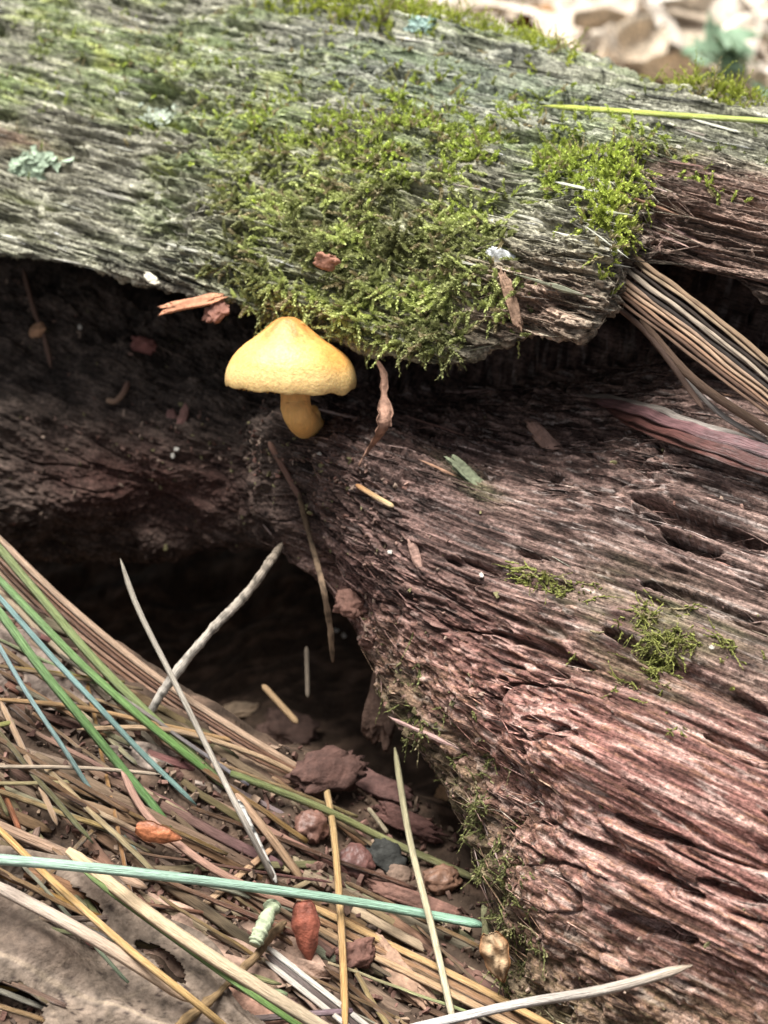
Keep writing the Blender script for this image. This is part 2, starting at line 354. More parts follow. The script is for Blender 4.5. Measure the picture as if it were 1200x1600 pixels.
lB = np.array([0.078, 0.058, 0.047]) * (0.5 + 1.4 * np.clip(0.4 + f1 * 0.6 + iso * 0.8, 0, 1))[..., None]  # dark-brown rotted left wall, deepened to paint in the shade under the lip
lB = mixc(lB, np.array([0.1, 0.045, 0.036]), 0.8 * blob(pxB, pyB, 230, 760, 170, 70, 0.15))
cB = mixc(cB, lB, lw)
cB = mixc(cB, np.array([0.13, 0.115, 0.06]) * (0.6 + 1.2 * np.clip(0.4 + iso, 0, 1))[..., None], np.clip(edge * 1.1, 0, 1) * 0.75 * sstep(560, 640, pxB))
cB = mixc(cB, np.array([0.20, 0.22, 0.10]), np.clip(0.5 * blob(pxB, pyB, 1020, 990, 130, 80, 0.3) * (0.5 + iso) + 0.5 * blob(pxB, pyB, 735, 752, 50, 14, 0.6), 0, 1))

log = empty('rotten_log', (0, 26, 0), 'old fallen pine log, grey and mossy on top, crumbling red-brown below', 'log')
def sheet(name, V, c, label):
    nr, nc = V.shape[:2]
    s, b, z = frame(V)
    me, loc = mesh(name, V.reshape(-1, 3), grid_faces(nr, nc), c.reshape(-1, 3), {'grain': np.stack([s, b, z], -1).reshape(-1, 3)})
    o = link(name, me, M_WOOD, log, label, loc=loc); return o
sheet('weathered_shell', VA, cA, 'grey weathered outer wood with a mossy overhanging lip')
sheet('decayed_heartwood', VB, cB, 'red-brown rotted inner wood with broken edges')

# ------------------------------------------------------------------ forest floor (one sheet, a litter mound in front of the hollow)
def ground_z(x, y):
    q = (x + 1.0) * -0.426 + (y - 18.1) * -0.905
    h = np.clip(0.75 + (-1.0 - x) * 0.50, 0.15, 3.9)
    prof = np.where(q > 0, np.clip(1 - 0.055 * q, 0.25, 1), 1 - sstep(0, 1.7, -q))
    far = sstep(40, 60, y)
    h = h - 0.3; z = h * prof - (3.2 * sstep(-1.5, -4.0, x) * sstep(0.1, 2.2, -q) + 2.4 * sstep(-4.0, -1.5, x) * sstep(0.5, 3.6, -q)) * (1 - far)
    z = z * sstep(-30, -16, x)
    return z * (1 - far) - far * 12.0
def gaxis(lo, hi, n, far, m):
    core = np.linspace(lo, hi, n); st = core[1] - core[0]
    e = np.geomspace(st, far, m)
    return np.concatenate([lo - e[::-1], core, hi + e])
gx = gaxis(-9, 9, 260, 60000, 70); gy = gaxis(9, 27, 240, 60000, 70)
X, Y = np.meshgrid(gx, gy)
Z = ground_z(X, Y) + np.where((np.abs(X) < 200) & (np.abs(Y) < 300), 0.25 * perlin(X / 1.2, Y / 1.2, X * 0, 80) + 0.12 * perlin(X / 0.4, Y / 0.4, X * 0, 81) + 0.05 * perlin(X / 0.15, Y / 0.15, X * 0, 82), 0)
VG = np.stack([X, Y, Z], -1)
cg = np.empty(VG.shape); cg[:] = (0.06, 0.04, 0.028)
nz = perlin(X / 0.6, Y / 0.3, X * 0, 83)
cg = mixc(cg, np.array([0.13, 0.085, 0.06]), sstep(0, 0.4, nz)); cg = mixc(cg, np.array([0.42, 0.35, 0.27]), sstep(35, 55, Y) * 0.8)
me, loc = mesh('forest_floor', VG.reshape(-1, 3), grid_faces(*X.shape), cg.reshape(-1, 3), origin=np.zeros(3))
link('forest_floor', me, M_SOIL, kind='structure', label='dark brown forest soil under the litter', loc=loc)

# ------------------------------------------------------------------ where a pixel's ray meets the log or the floor
def bvh_of(V, st):
    W = V[::st, ::st]; nr, nc = W.shape[:2]
    return BVHTree.FromPolygons([Vector(q) for q in W.reshape(-1, 3)], grid_faces(nr, nc).tolist())
BV_A, BV_B, BV_G = bvh_of(VA, 2), bvh_of(VB, 2), bvh_of(VG, 1)
def hit(px, py, which='ABG'):
    dr = FW + RT * (px - 600) / FPX + UP * (800 - py) / FPX
    best = None
    for k, bv in (('A', BV_A), ('B', BV_B), ('G', BV_G)):
        if k not in which: continue
        r = bv.ray_cast(Vector(CAM), Vector(dr).normalized())
        if r[0] is not None:
            p = np.array(r[0]); d = (p - CAM) @ FW
            if best is None or d < best[1]:
                n = np.array(r[1]); n = n if n @ dr < 0 else -n
                best = (p, d, n)
    return best
def at(px, py, lift=0.0, which='ABG'):
    """lift >= 10 is an absolute depth, else a height off the surface met, towards the eye"""
    if lift >= 10: return P(px, py, lift)
    h = hit(px, py, which)
    return P(px, py, (h[1] if h else 25.0) - lift)

# ------------------------------------------------------------------ tubes: needles, stems, twigs
def tube(path, r, n=6, flat=0.7, seg=18, c0=(.4, .3, .2), c1=None, tip=(0.25, 0.25), knob=0.0, flatdir=None, seed=0, wob=0.0, blotch=0.0, bark=0.0):
    C = np.array(path, float); ts = np.linspace(0, len(C) - 1, seg)
    c = catmull(C, ts)
    if wob: c = c + wob * np.stack([perlin(ts * 2.3, ts * 0 + seed, ts * 0, 5 + k) for k in range(3)], -1)
    t = np.gradient(c, axis=0); t /= np.linalg.norm(t, axis=1, keepdims=True)
    up = np.array([0, -0.5, 0.85]) if flatdir is None else np.array(flatdir, float)
    sd = np.cross(t, up); sd /= np.linalg.norm(sd, axis=1, keepdims=True) + 1e-9
    nm = np.cross(sd, t)
    u = np.linspace(0, 1, seg)
    rr = r * np.clip(np.minimum(tip[0] + u / 0.12, tip[1] + (1 - u) / 0.12), 0, 1)
    if knob: rr = rr * (1 + knob * perlin(u * seg * 0.55, u * 0 + seed, u * 0, 7) * 2)
    a = np.arange(n) / n * 2 * math.pi
    V = c[:, None] + rr[:, None, None] * (np.cos(a)[None, :, None] * sd[:, None] + flat * np.sin(a)[None, :, None] * nm[:, None])
    i = np.arange(seg * n).reshape(seg, n); j = np.roll(i, -1, 1)
    F = np.stack([i[:-1], j[:-1], j[1:], i[1:]], -1).reshape(-1, 4)
    V = V.reshape(-1, 3)
    if bark: V = V + bark * (perlin(V[:, 0] / .3, V[:, 1] / .3, V[:, 2] / .3, 24) + .6 * perlin(V[:, 0] / .06, V[:, 1] / .06, V[:, 2] / .06, 25))[:, None] * (V - np.repeat(c, n, 0)) / r
    caps = [list(range(n))[::-1], list(range((seg - 1) * n, seg * n))]
    ln = np.concatenate([[0], np.cumsum(np.linalg.norm(np.diff(c, axis=0), axis=1))])
    c1 = c0 if c1 is None else c1
    cc = np.array(c0)[None] * (1 - u[:, None]) + np.array(c1)[None] * u[:, None]
    colr = np.repeat(cc, n, 0)
    if blotch: bl = perlin(V[:, 0] / .13, V[:, 1] / .13, V[:, 2] / .13, 15) + .4 * perlin(V[:, 0] / .05, V[:, 1] / .05, V[:, 2] / .05, 16); colr = colr * (1 - blotch * sstep(0.08, 0.3, bl))[:, None]
    nv = np.stack([np.tile(np.cos(a) * 0.3 + seed, seg), np.repeat(ln, n), np.tile(np.sin(a) * 0.3, seg)], -1)
    return V, F.tolist() + caps, colr, nv

def tube_obj(name, path, r, mat=None, parent=None, label=None, cat=None, group=None, **kw):
    V, F, c, nv = tube(path, r, **kw)
    me, loc = mesh(name, V, F, c, {'nv': nv})
    return link(name, me, mat or M_NEED, parent, label, cat, group, loc=loc)

def needle(pts, wpx, label, c0, c1=None, group=None, name='pine_needle', mat=None, cat='needle', **kw):
    path = [at(*q) for q in pts]
    d = np.mean([(p - CAM) @ FW for p in path])
    kw.setdefault('seed', random.random() * 50)
    return tube_obj(name, path, wpx * 0.42 * d / FPX, mat or M_NEED, None, label, cat, group, c0=c0, c1=c1, **kw)

# ------------------------------------------------------------------ splinters of the log (parts of it)
def splinter_mesh(k):
    rg = np.random.default_rng(100 + k)
    seg, n = 9, 5
    u = np.linspace(0, 1, seg); L = 1.0
    wd = (0.5 + 0.5 * rg.random(seg)) * np.clip(np.minimum(0.25 + u * 4, 0.15 + (1 - u) * (1.5 + 3 * rg.random())), 0, 1)
    th = wd * (0.5 + 0.3 * rg.random(seg))
    cy = np.cumsum(rg.normal(0, 0.12, seg)) * 0.6
    a = np.arange(n) / n * 2 * math.pi + rg.random() * 3
    V = np.stack([np.repeat(u * L - 0.5, n), (cy[:, None] * 0.3 + wd[:, None] * np.cos(a) * (0.8 + 0.4 * rg.random((seg, n)))).ravel(), (th[:, None] * np.sin(a)).ravel()], -1)
    V[:n, 0] += rg.normal(0, 0.04, n); V[-n:, 0] += rg.normal(0, 0.05, n)
    i = np.arange(seg * n).reshape(seg, n); j = np.roll(i, -1, 1)
    F = np.stack([i[:-1], j[:-1], j[1:], i[1:]], -1).reshape(-1, 4).tolist() + [list(range(n))[::-1], list(range((seg - 1) * n, seg * n))]
    return V, F
def splinter_set(tag_, colours):
    out = []
    for k, c in enumerate(colours):
        V, F = splinter_mesh(k); rg = np.random.default_rng(k)
        cc = np.array(c) * (0.8 + 0.4 * rg.random((len(V), 1)))
        me, _ = mesh('wood_splinter', V, F, cc, smooth=False, origin=np.zeros(3)); me.materials.append(M_SPL); out.append(me)
    return out
SPL_R = splinter_set('red', [(0.36, 0.2, 0.16), (0.5, 0.33, 0.28), (0.44, 0.25, 0.16), (0.2, 0.11, 0.09), (0.42, 0.27, 0.24), (0.55, 0.42, 0.38)])
SPL_G = splinter_set('grey', [(0.42, 0.41, 0.34), (0.6, 0.58, 0.5), (0.2, 0.19, 0.16), (0.33, 0.34, 0.24), (0.28, 0.24, 0.2), (0.5, 0.5, 0.42)])
from mathutils import Matrix
def put_splinters(V, N, px, py, n, meshes, weight, lens, seed):
    rg = np.random.default_rng(seed)
    wgt = weight * (px > -30) * (px < 1230) * (py > -40) * (py < 1640)
    idx = rg.choice(wgt.size, n, p=(wgt / wgt.sum()).ravel(), replace=False)
    for q in idx:
        i, j = divmod(int(q), V.shape[1]); p = V[i, j]; nn = N[max(i - 6, 0):i + 7, max(j - 6, 0):j + 7].reshape(-1, 3).mean(0); nn /= np.linalg.norm(nn)
        g = G + rg.normal(0, 0.04, 3); g = g - nn * (g @ nn) * 0.95; g /= np.linalg.norm(g)
        if rg.random() < 0.5: g = -g
        y = np.cross(nn, g); y /= np.linalg.norm(y); z = np.cross(g, y)
        L = lens[0] + (lens[1] - lens[0]) * rg.random() ** 1.8; W = min(L * (0.018 + 0.03 * rg.random()), 0.05)
        o = bpy.data.objects.new('wood_splinter', meshes[rg.integers(len(meshes))]); COL.objects.link(o); o.parent = log
        m = Matrix(np.column_stack([g * L, y * W, z * W * 0.7]).tolist()).to_4x4()
        m.translation = Vector((p - nn * W * 0.1) * S) - log.location
        o.matrix_local = m
wA = np.clip(1 - 0.85 * blob(pxA, pyA, 580, 350, 300, 190), 0, 1) * (NA @ -FW > 0.1)
put_splinters(VA, NA, pxA, pyA, 120, SPL_G, wA * sstep(1060, 960, pxA + (pyA < 220) * -400), (0.4, 1.3), 1)
put_splinters(VA, NA, pxA, pyA, 25, SPL_R, wA * sstep(960, 1040, pxA) * sstep(230, 270, pyA), (0.4, 1.2), 2)
put_splinters(VB, NB, pxB, pyB, 150, SPL_R, (NB @ -FW > 0.2) * (1 - lw) * (0.3 + sstep(700, 1000, pyB)), (0.4, 1.4), 3)

# fine loose fibres: thousands of thin strands along the grain, too many to pick apart
def fibres(name, V, N, C, bv, weight, n, lens, wid, label, seed):
    rg = np.random.default_rng(seed)
    du = np.linalg.norm(np.gradient(V, axis=1), axis=2); dv = np.linalg.norm(np.gradient(V, axis=0), axis=2)
    wgt = np.clip(weight, 0, 1) * np.minimum(du * dv, 0.002)
    idx = rg.choice(wgt.size, n, p=(wgt / wgt.sum()).ravel())
    P0 = V.reshape(-1, 3)[idx]; C0 = C.reshape(-1, 3)[idx]; Vs = np.zeros((n, 5, 3, 3)); K = 5
    for q in range(n):
        L = lens[0] + (lens[1] - lens[0]) * rg.random() ** 2; w_ = wid[0] + (wid[1] - wid[0]) * rg.random() ** 2
        g = G + rg.normal(0, .035, 3); g /= np.linalg.norm(g); lf = rg.uniform(-.006, .01)
        for k in range(K):
            t = k / (K - 1); loc, nn, _, dist = bv.find_nearest(Vector(P0[q] + g * (t - .5) * L))
            loc = np.array(loc); nn = np.array(nn)
            if nn @ (CAM - loc) < 0: nn = -nn
            sd = np.cross(nn, g); sd /= np.linalg.norm(sd) + 1e-9
            tp = (.35, .9, 1, .85, .2)[k]
            b_ = loc + nn * (lf if 0 < k < 4 else lf * .3)
            Vs[q, k] = b_ - sd * w_ * tp - nn * w_ * .5, b_ + nn * w_ * .8 * tp, b_ + sd * w_ * tp - nn * w_ * .5
    F = []
    for k in range(K - 1):
        for m_ in range(3): F.append([3 * k + m_, 3 * k + (m_ + 1) % 3, 3 * k + 3 + (m_ + 1) % 3, 3 * k + 3 + m_])
    F = (np.array(F)[None] + (np.arange(n) * 15)[:, None, None]).reshape(-1, 4)
    f = np.exp(rg.normal(0.0, .5, (n, 1))); cc = np.clip(C0 * f, .01, .75)
    cc = np.repeat(cc, 15, 0); Vf = Vs.reshape(-1, 3)
    me, loc = mesh(name, Vf, F, cc, {'grain': np.stack(frame(Vf), -1)}, smooth=False)
    return link(name, me, M_WOOD, log, label, kind='stuff', loc=loc)
vis = lambda px, py: (px > -60) & (px < 1270) & (py > -60) & (py < 1670)
fibres('wood_fibres', VB, NB, cB, BV_B, vis(pxB, pyB) * (NB @ -FW > .05) * (1 - .8 * lw) * (1 - .6 * edge) * (0.5 + .5 * sstep(600, 800, pyB)), 12500, (.25, 1.8), (.006, .017), 'fine red-brown wood fibres along the grain', 1)
fibres('wood_fibres', VA, NA, cA, BV_A, vis(pxA, pyA) * (NA @ -FW > .0) * (1 - .6 * blob(pxA, pyA, 580, 350, 260, 160)), 8000, (.25, 1.7), (.006, .019), 'fine grey weathered wood fibres along the grain', 2)

# ------------------------------------------------------------------ mushroom
def build_mushroom():
    base = at(486, 668, -0.05); db = (base - CAM) @ FW
    dm = db - 1.15
    root = empty('mushroom', base, 'small golden-yellow mushroom with a pointed cap growing beneath the mossy lip', 'mushroom')
    rim = P(453, 592, dm)
    ax = UP * 0.975 - FW * 0.19 + RT * 0.03; ax /= np.linalg.norm(ax)
    e1 = RT - ax * (RT @ ax); e1 /= np.linalg.norm(e1); e2 = np.cross(ax, e1)
    R = 101 * dm / FPX
    prof = [(0.0, 0.95), (0.09, 0.945), (0.18, 0.91), (0.28, 0.84), (0.40, 0.735), (0.53, 0.63), (0.68, 0.525), (0.82, 0.40), (0.92, 0.27), (0.98, 0.12), (1.0, 0.0), (0.995, -0.085), (0.98, -0.115), (0.96, -0.095),
            (0.90, -0.03), (0.6, 0.09), (0.3, 0.14), (0.0, 0.15)]
    C = np.array(prof); nt_, na = 110, 120
    q = catmull(C, np.linspace(0, len(C) - 1, nt_))
    th = np.arange(na) / na * 2 * math.pi
    r = q[:, 0][:, None] * np.ones(na); hz = q[:, 1][:, None] * np.ones(na)
    rim_w = sstep(0.55, 1.0, q[:, 0])[:, None]
    r = r * (1 + rim_w * (0.02 * np.cos(2 * th + 0.5) + 0.012 * np.sin(5 * th + 1) + 0.006 * np.sin(11 * th)))
    hz = hz + rim_w * (0.012 * np.sin(3 * th + 2.2) + (0.010 * np.sin(13 * th) + 0.012 * perlin(th[None] * 9, th[None] * 0, 0 * th[None], 33)) * (q[:, 1] < 0.02)[:, None] - 0.05 * np.exp(-((th - 5.75) / 0.2) ** 2) + 0.03 * np.cos(th - math.pi) * 0)
    V = rim + R * (r[..., None] * (np.cos(th)[:, None] * e1 + np.sin(th)[:, None] * e2) + hz[..., None] * ax)
    V = V - (RT * 0.05 * R) * (hz[..., None] * (1 - rim_w[..., None]))
    nse = perlin(V[..., 0] / 0.5, V[..., 1] / 0.5, V[..., 2] / 0.5, 90) * 0.012 + perlin(V[..., 0] / 0.09, V[..., 1] / 0.09, V[..., 2] / 0.09, 91) * 0.008
    V = V + ax * nse[..., None]
    tt = q[:, 0][:, None] * np.ones(na); under = (np.arange(nt_) / (nt_ - 1) * (len(C) - 1) > 13)[:, None] * np.ones(na)
    colr = mixc(np.zeros(V.shape) + (0.44, 0.18, 0.045), np.array([0.72, 0.42, 0.135]), sstep(0.12, 0.72, tt + 0.25 * perlin(th[None] * 3 + tt * 0, tt * 3, tt * 0, 92)))
    colr = mixc(colr, np.array([0.8, 0.58, 0.26]), sstep(0.9, 1.0, tt) * 0.7)
    colr = mixc(colr, np.array([0.62, 0.27, 0.055]), 0.7 * sstep(0.15, 0.75, np.cos(th - 0.2)[None] * np.clip(tt * 1.3, 0, 1)) * sstep(1.0, .8, tt))
    fl = perlin(V[..., 0] / 0.05, V[..., 1] / 0.05, V[..., 2] / 0.05, 93)
    colr = mixc(colr, np.array([0.42, 0.2, 0.06]), sstep(0.1, 0.45, fl) * (0.2 + 0.6 * sstep(0.85, 0.2, tt)))
    colr = mixc(colr, np.array([0.62, 0.38, 0.14]), under)
    i = np.arange(nt_ * na).reshape(nt_, na); j = np.roll(i, -1, 1)
    F = np.stack([i[:-1], i[1:], j[1:], j[:-1]], -1).reshape(-1, 4)
    me, loc = mesh('cap', V.reshape(-1, 3), F, colr.reshape(-1, 3)); cap = link('cap', me, M_CAP, root, loc=loc)
    # gills: thin radial blades below the cap
    gv, gf = [], []
    for a in np.arange(46) / 46 * 2 * math.pi:
        rd = math.cos(a) * e1 + math.sin(a) * e2; sd = np.cross(ax, rd) * 0.006
        k = len(gv)
        for rr_, h0, h1 in ((0.22, 0.16, 0.06), (0.5, 0.12, -0.06), (0.88, -0.05, -0.14)):
            for hh in (h0, h1):
                for sg in (-1, 1): gv.append(rim + R * (rd * rr_ + ax * hh) + sd * sg)
        for m_ in (0, 4):
            b0 = k + m_
            gf += [[b0, b0 + 4, b0 + 6, b0 + 2], [b0 + 1, b0 + 3, b0 + 7, b0 + 5], [b0 + 2, b0 + 6, b0 + 7, b0 + 3]]
    me, loc = mesh('gills', gv, gf, (0.70, 0.42, 0.12)); gl = link('gills', me, M_STEM, cap); gl.location = loc - root.location - cap.location
    path = [P(462, 560, dm), P(462, 600, dm), P(462, 632, dm - 0.02), P(468, 652, dm + 0.05), P(484, 668, db + 0.05), P(492, 676, db + 0.3)]
    V, F, c, nv = tube(path, 24.0 * dm / FPX, n=28, flat=1.0, seg=36, c0=(0.92, 0.55, 0.2), c1=(0.85, 0.48, 0.16), tip=(1, 0.85), knob=0.02)
    V = V + 0.012 * np.stack([perlin(V[:, 0] / .12, V[:, 1] / .12, V[:, 2] / .25, 94 + k) for k in range(3)], -1)
    me, loc = mesh('stem', V, F, c); link('stem', me, M_STEM, root, loc=loc)
    path = [P(482, 672, db + 0.1), P(490, 660, db - 0.12), P(491, 648, db - 0.18), P(487, 640, db - 0.1)]
    V, F, c, nv = tube(path, 10.5 * dm / FPX, n=16, flat=1.0, seg=14, c0=(0.85, 0.5, 0.17), tip=(0.8, 0.8), knob=0.03)
    me, loc = mesh('stem_bulge', V, F, c); link('stem_bulge', me, M_STEM, root, loc=loc)
build_mushroom()

# ------------------------------------------------------------------ moss
def fronds(p, nrm, n, rg, length=(0.35, 0.75), lean=(0.6, 0.5, 0.35), col_lo=(0.2, 0.21, 0.085), col_hi=(0.54, 0.6, 0.22), nl=28, leaf=0.072, bright=None):
    """moss shoots: a thin stem with small overlapping leaves, hanging where the wood is steep"""
    L = length[0] + (length[1] - length[0]) * rg.random(n) ** 1.3
    rnd = rg.normal(0, 1, (n, 3)); rnd -= nrm * (rnd * nrm).sum(1, keepdims=True)
    d0 = nrm * lean[0] + rnd * lean[1]; d0 /= np.linalg.norm(d0, axis=1, keepdims=True)
    grav = np.array([0, 0, -1.0]); gt = grav - nrm * (nrm @ grav)[:, None]
    steep = np.linalg.norm(gt, axis=1, keepdims=True)
    bend = gt * lean[2] * 1.6 * steep - nrm * 0.45 * steep + rg.normal(0, 0.28, (n, 3)) 
    def pt(u): return p[:, None] + L[:, None, None] * (d0[:, None] * u[None, :, None] * 0.85 + bend[:, None] * (u ** 2)[None, :, None] * 0.75)
    us = np.linspace(0, 1, 5)
    c = pt(us); tg = np.gradient(c, axis=1); tg /= np.linalg.norm(tg, axis=2, keepdims=True) + 1e-9
    ref = np.array([0.3, 0.5, 0.8]); a1 = np.cross(tg, ref); a1 /= np.linalg.norm(a1, axis=2, keepdims=True) + 1e-9; a2 = np.cross(tg, a1)
    rs = 0.012 * (1.2 - us)
    Vs = np.stack([c + rs[None, :, None] * (math.cos(q) * a1 + math.sin(q) * a2) for q in (0, 2.1, 4.2)], 2).reshape(n, -1, 3)      # n,15,3
    fi = []
    for k in range(4):
        for m_ in range(3): fi.append([3 * k + m_, 3 * k + (m_ + 1) % 3, 3 * k + 3 + (m_ + 1) % 3, 3 * k + 3 + m_])
    ul = np.linspace(0.08, 1.0, nl); cl = pt(ul)
    tl = np.gradient(cl, axis=1); tl /= np.linalg.norm(tl, axis=2, keepdims=True) + 1e-9
    b1 = np.cross(tl, ref); b1 /= np.linalg.norm(b1, axis=2, keepdims=True) + 1e-9; b2 = np.cross(tl, b1)
    ang = (np.arange(nl) * 2.4)[None] + rg.random((n, 1)) * 6
    out = np.cos(ang)[..., None] * b1 + np.sin(ang)[..., None] * b2; sid = np.cross(tl, out)
    ll = leaf * (0.7 + 0.6 * rg.random((n, nl, 1))) * (1.15 - 0.5 * ul)[None, :, None]; dirn = out * 0.6 + tl * 0.9
    q0 = cl; q1 = cl + ll * (dirn * 0.5 + sid * 0.28); q2 = cl + ll * dirn * 1.05 + out * ll * -0.12; q3 = cl + ll * (dirn * 0.5 - sid * 0.28)
    Vl = np.stack([q0, q1, q2, q3], 2).reshape(n, -1, 3)
    fl = [[15 + 4 * k + m_ for m_ in range(4)] for k in range(nl)]
    V = np.concatenate([Vs, Vl], 1); nvv = V.shape[1]
    F = (np.array(fi + fl)[None] + (np.arange(n) * nvv)[:, None, None]).reshape(-1, 4)
    t = rg.random((n, 1))
    if bright is not None:
        cl_ = perlin(p[:, 0] / .7, p[:, 1] / .7, p[:, 2] / .7, 120); t = np.clip(.42 + 1.3 * cl_[:, None] + rg.normal(0, .16, (n, 1)), 0, 1)
    base = np.array(col_lo) * (1 - t) + np.array(col_hi) * t
    brown = (rg.random((n, 1)) < 0.14); base = np.where(brown, np.array([0.32, 0.27, 0.15]), base)
    uu = np.concatenate([np.repeat(us, 3), np.repeat(ul, 4)])
    colr = base[:, None] * (0.8 + 0.45 * uu)[None, :, None]
    return V.reshape(-1, 3), F, colr.reshape(-1, 3)

def moss_on(V, N, px, py, weight, n, label, seed, **kw):
    rg = np.random.default_rng(seed)
    du = np.linalg.norm(np.gradient(V, axis=1), axis=2); dv = np.linalg.norm(np.gradient(V, axis=0), axis=2)
    wgt = np.clip(weight, 0, 1) * np.minimum(du * dv, 0.002)
    wgt[:4] = 0
    idx = rg.choice(wgt.size, n, p=(wgt / wgt.sum()).ravel())
    p = V.reshape(-1, 3)[idx]; nn = N.reshape(-1, 3)[idx]
    sm = np.array([0, -0.35, 0.6]); nn = nn * 0.65 + sm * 0.35; nn /= np.linalg.norm(nn, axis=1, keepdims=True)
    Vv, F, c = fronds(p - nn * 0.02, nn, n, rg, **kw)
    me, loc = mesh('moss', Vv, F, c, smooth=False)
    return link('moss', me, M_MOSS, label=label, cat='moss', kind='stuff', loc=loc)

patch = perlin(sA / 0.9, bA / 0.5, zA / 0.5, 110); patch2 = perlin(sA / 0.35, bA / 0.25, zA / 0.25, 111)
facew = blob(pxA, pyA, 590, 420, 225, 150, 0.22) ** .8 * sstep(300, 370, pxA) * sstep(800, 700, pxA - 0.1 * pyA) * (tr_ok := (np.arange(VA.shape[0]) < VA.shape[0] - 84))[:, None]
moss_on(VA, NA, pxA, pyA, facew * sstep(-0.12, 0.12, patch * .6 + 0.5 * patch2 + 0.16 * facew), 6000, 'olive green feathery moss hanging over the lip above the mushroom', 1, length=(0.16, 0.5), lean=(0.14, 0.8, 0.5), bright=1)
topw = blob(pxA, pyA, 680, 235, 260, 75, 0.18) * (pyA < 330)
moss_on(VA, NA, pxA, pyA, topw * sstep(0.0, 0.2, patch + 0.4 * patch2), 2200, 'bright yellow-green moss tufts on the flat of the log above the hanging moss', 2, length=(0.15, 0.4), lean=(0.9, 0.6, 0.1), col_lo=(0.22, 0.26, 0.06), col_hi=(0.5, 0.6, 0.12), nl=14)
endw = np.clip(blob(pxA, pyA, 905, 255, 55, 26, 0.4) + blob(pxA, pyA, 968, 330, 24, 60, 0.1) + blob(pxA, pyA, 925, 340, 24, 18), 0, 1)
moss_on(VA, NA, pxA, pyA, endw * sstep(-0.2, 0.1, patch2), 1000, 'vivid green moss cushion on the broken right end of the lip', 3, length=(0.15, 0.42), lean=(0.9, 0.5, 0.25), col_lo=(0.22, 0.26, 0.05), col_hi=(0.52, 0.6, 0.12), nl=14)
moss_on(VA, NA, pxA, pyA, np.clip(blob(pxA, pyA, 560, 15, 160, 20, 0.15) + blob(pxA, pyA, 845, 55, 55, 22, 0.3), 0, 1) * sstep(-0.1, 0.15, patch2), 1100, 'sunlit yellow-green moss along the far top edge of the log', 4, length=(0.25, 0.6), lean=(1, 0.5, 0.0), col_lo=(0.2, 0.24, 0.03), col_hi=(0.45, 0.5, 0.08), nl=14)
moss_on(VA, NA, pxA, pyA, blob(pxA, pyA, 1115, 128, 55, 22, 0.25), 500, 'small moss tuft on the far edge beside the curled leaf', 5, length=(0.25, 0.6), lean=(1, 0.5, 0.0), col_lo=(0.2, 0.24, 0.03), col_hi=(0.42, 0.46, 0.08), nl=14)
moss_on(VA, NA, pxA, pyA, (blob(pxA, pyA, 150, 90, 330, 100) + 0.6 * blob(pxA, pyA, 1000, 200, 150, 30, 0.2)) * sstep(0.12, 0.3, patch2 + 0.3 * patch), 900, 'sparse flecks of thin moss on the weathered grey wood', 6, length=(0.1, 0.25), lean=(0.8, 0.8, 0.0), nl=10, leaf=0.06, col_lo=(0.16, 0.19, 0.06), col_hi=(0.34, 0.4, 0.12))
ps = perlin(sB / 0.5, bB / 0.4, zB / 0.4, 112)
edgew = (np.exp(-(tr[:, None] - 4.85) ** 2 / 0.12)) * sstep(600, 660, pxB) * sstep(900, 820, pxB)
moss_on(VB, NB, pxB, pyB, edgew * sstep(0.0, 0.3, ps), 850, 'wispy olive moss on the broken edge beside the hollow', 7, length=(0.15, 0.4), lean=(0.6, 0.8, 0.4), nl=12, leaf=0.05, col_lo=(0.1, 0.1, 0.04), col_hi=(0.26, 0.27, 0.1))
rw = blob(pxB, pyB, 1030, 960, 90, 20, 0.3) + blob(pxB, pyB, 1000, 1045, 50, 28, 0.3) + 0.8 * blob(pxB, pyB, 1075, 1120, 10, 60, 0.2) + blob(pxB, pyB, 850, 905, 40, 12, 0.2) + 0.6 * blob(pxB, pyB, 1060, 1000, 60, 20)
moss_on(VB, NB, pxB, pyB, np.clip(rw, 0, 1) * sstep(-0.1, 0.2, ps), 520, 'thin yellowish moss strands on the red-brown wood', 8, length=(0.15, 0.45), lean=(0.4, 0.9, 0.5), nl=12, leaf=0.05, col_lo=(0.14, 0.14, 0.04), col_hi=(0.34, 0.36, 0.1))

# ------------------------------------------------------------------ the needles and stems that can be told apart
GRN, OLV, TEAL, TAN, ORG, BRN, GRY, WHT = (0.17, 0.28, 0.11), (0.21, 0.25, 0.1), (0.42, 0.58, 0.47), (0.46, 0.33, 0.22), (0.46, 0.27, 0.11), (0.22, 0.125, 0.08), (0.36, 0.32, 0.28), (0.66, 0.62, 0.56)
needle([(-30, 1340, 1.35), (200, 1362, 1.35), (480, 1398, 1.0), (640, 1424, .6), (757, 1446, .35)], 19, 'long pale blue-green needle lying across the litter to the seed husk', TEAL, (0.28, 0.48, 0.34), flat=0.45, tip=(1, .5))
needle([(-30, 822, 25.3), (65, 935, 25.0), (165, 1050, 24.7), (300, 1180, 24.4), (364, 1238, 24.3)], 17, 'mottled olive-green needle, topmost of the green fan by the hollow', OLV, (0.2, 0.26, 0.1), flat=.5)
needle([(-30, 875, 24.9), (75, 985, 24.6), (140, 1050, 24.45), (225, 1125, 24.3), (345, 1222, 24.2)], 15, 'bright grass-green needle running under the mottled olive one', GRN, (0.14, 0.26, 0.07), flat=.5)
needle([(-30, 900, 24.4), (75, 1020, 24.1), (150, 1100, 23.9), (225, 1180, 23.9), (307, 1258, .12)], 11, 'slim pale teal needle between two green needles of the fan', (0.24, 0.38, 0.36), (0.2, 0.32, 0.28), flat=.5)
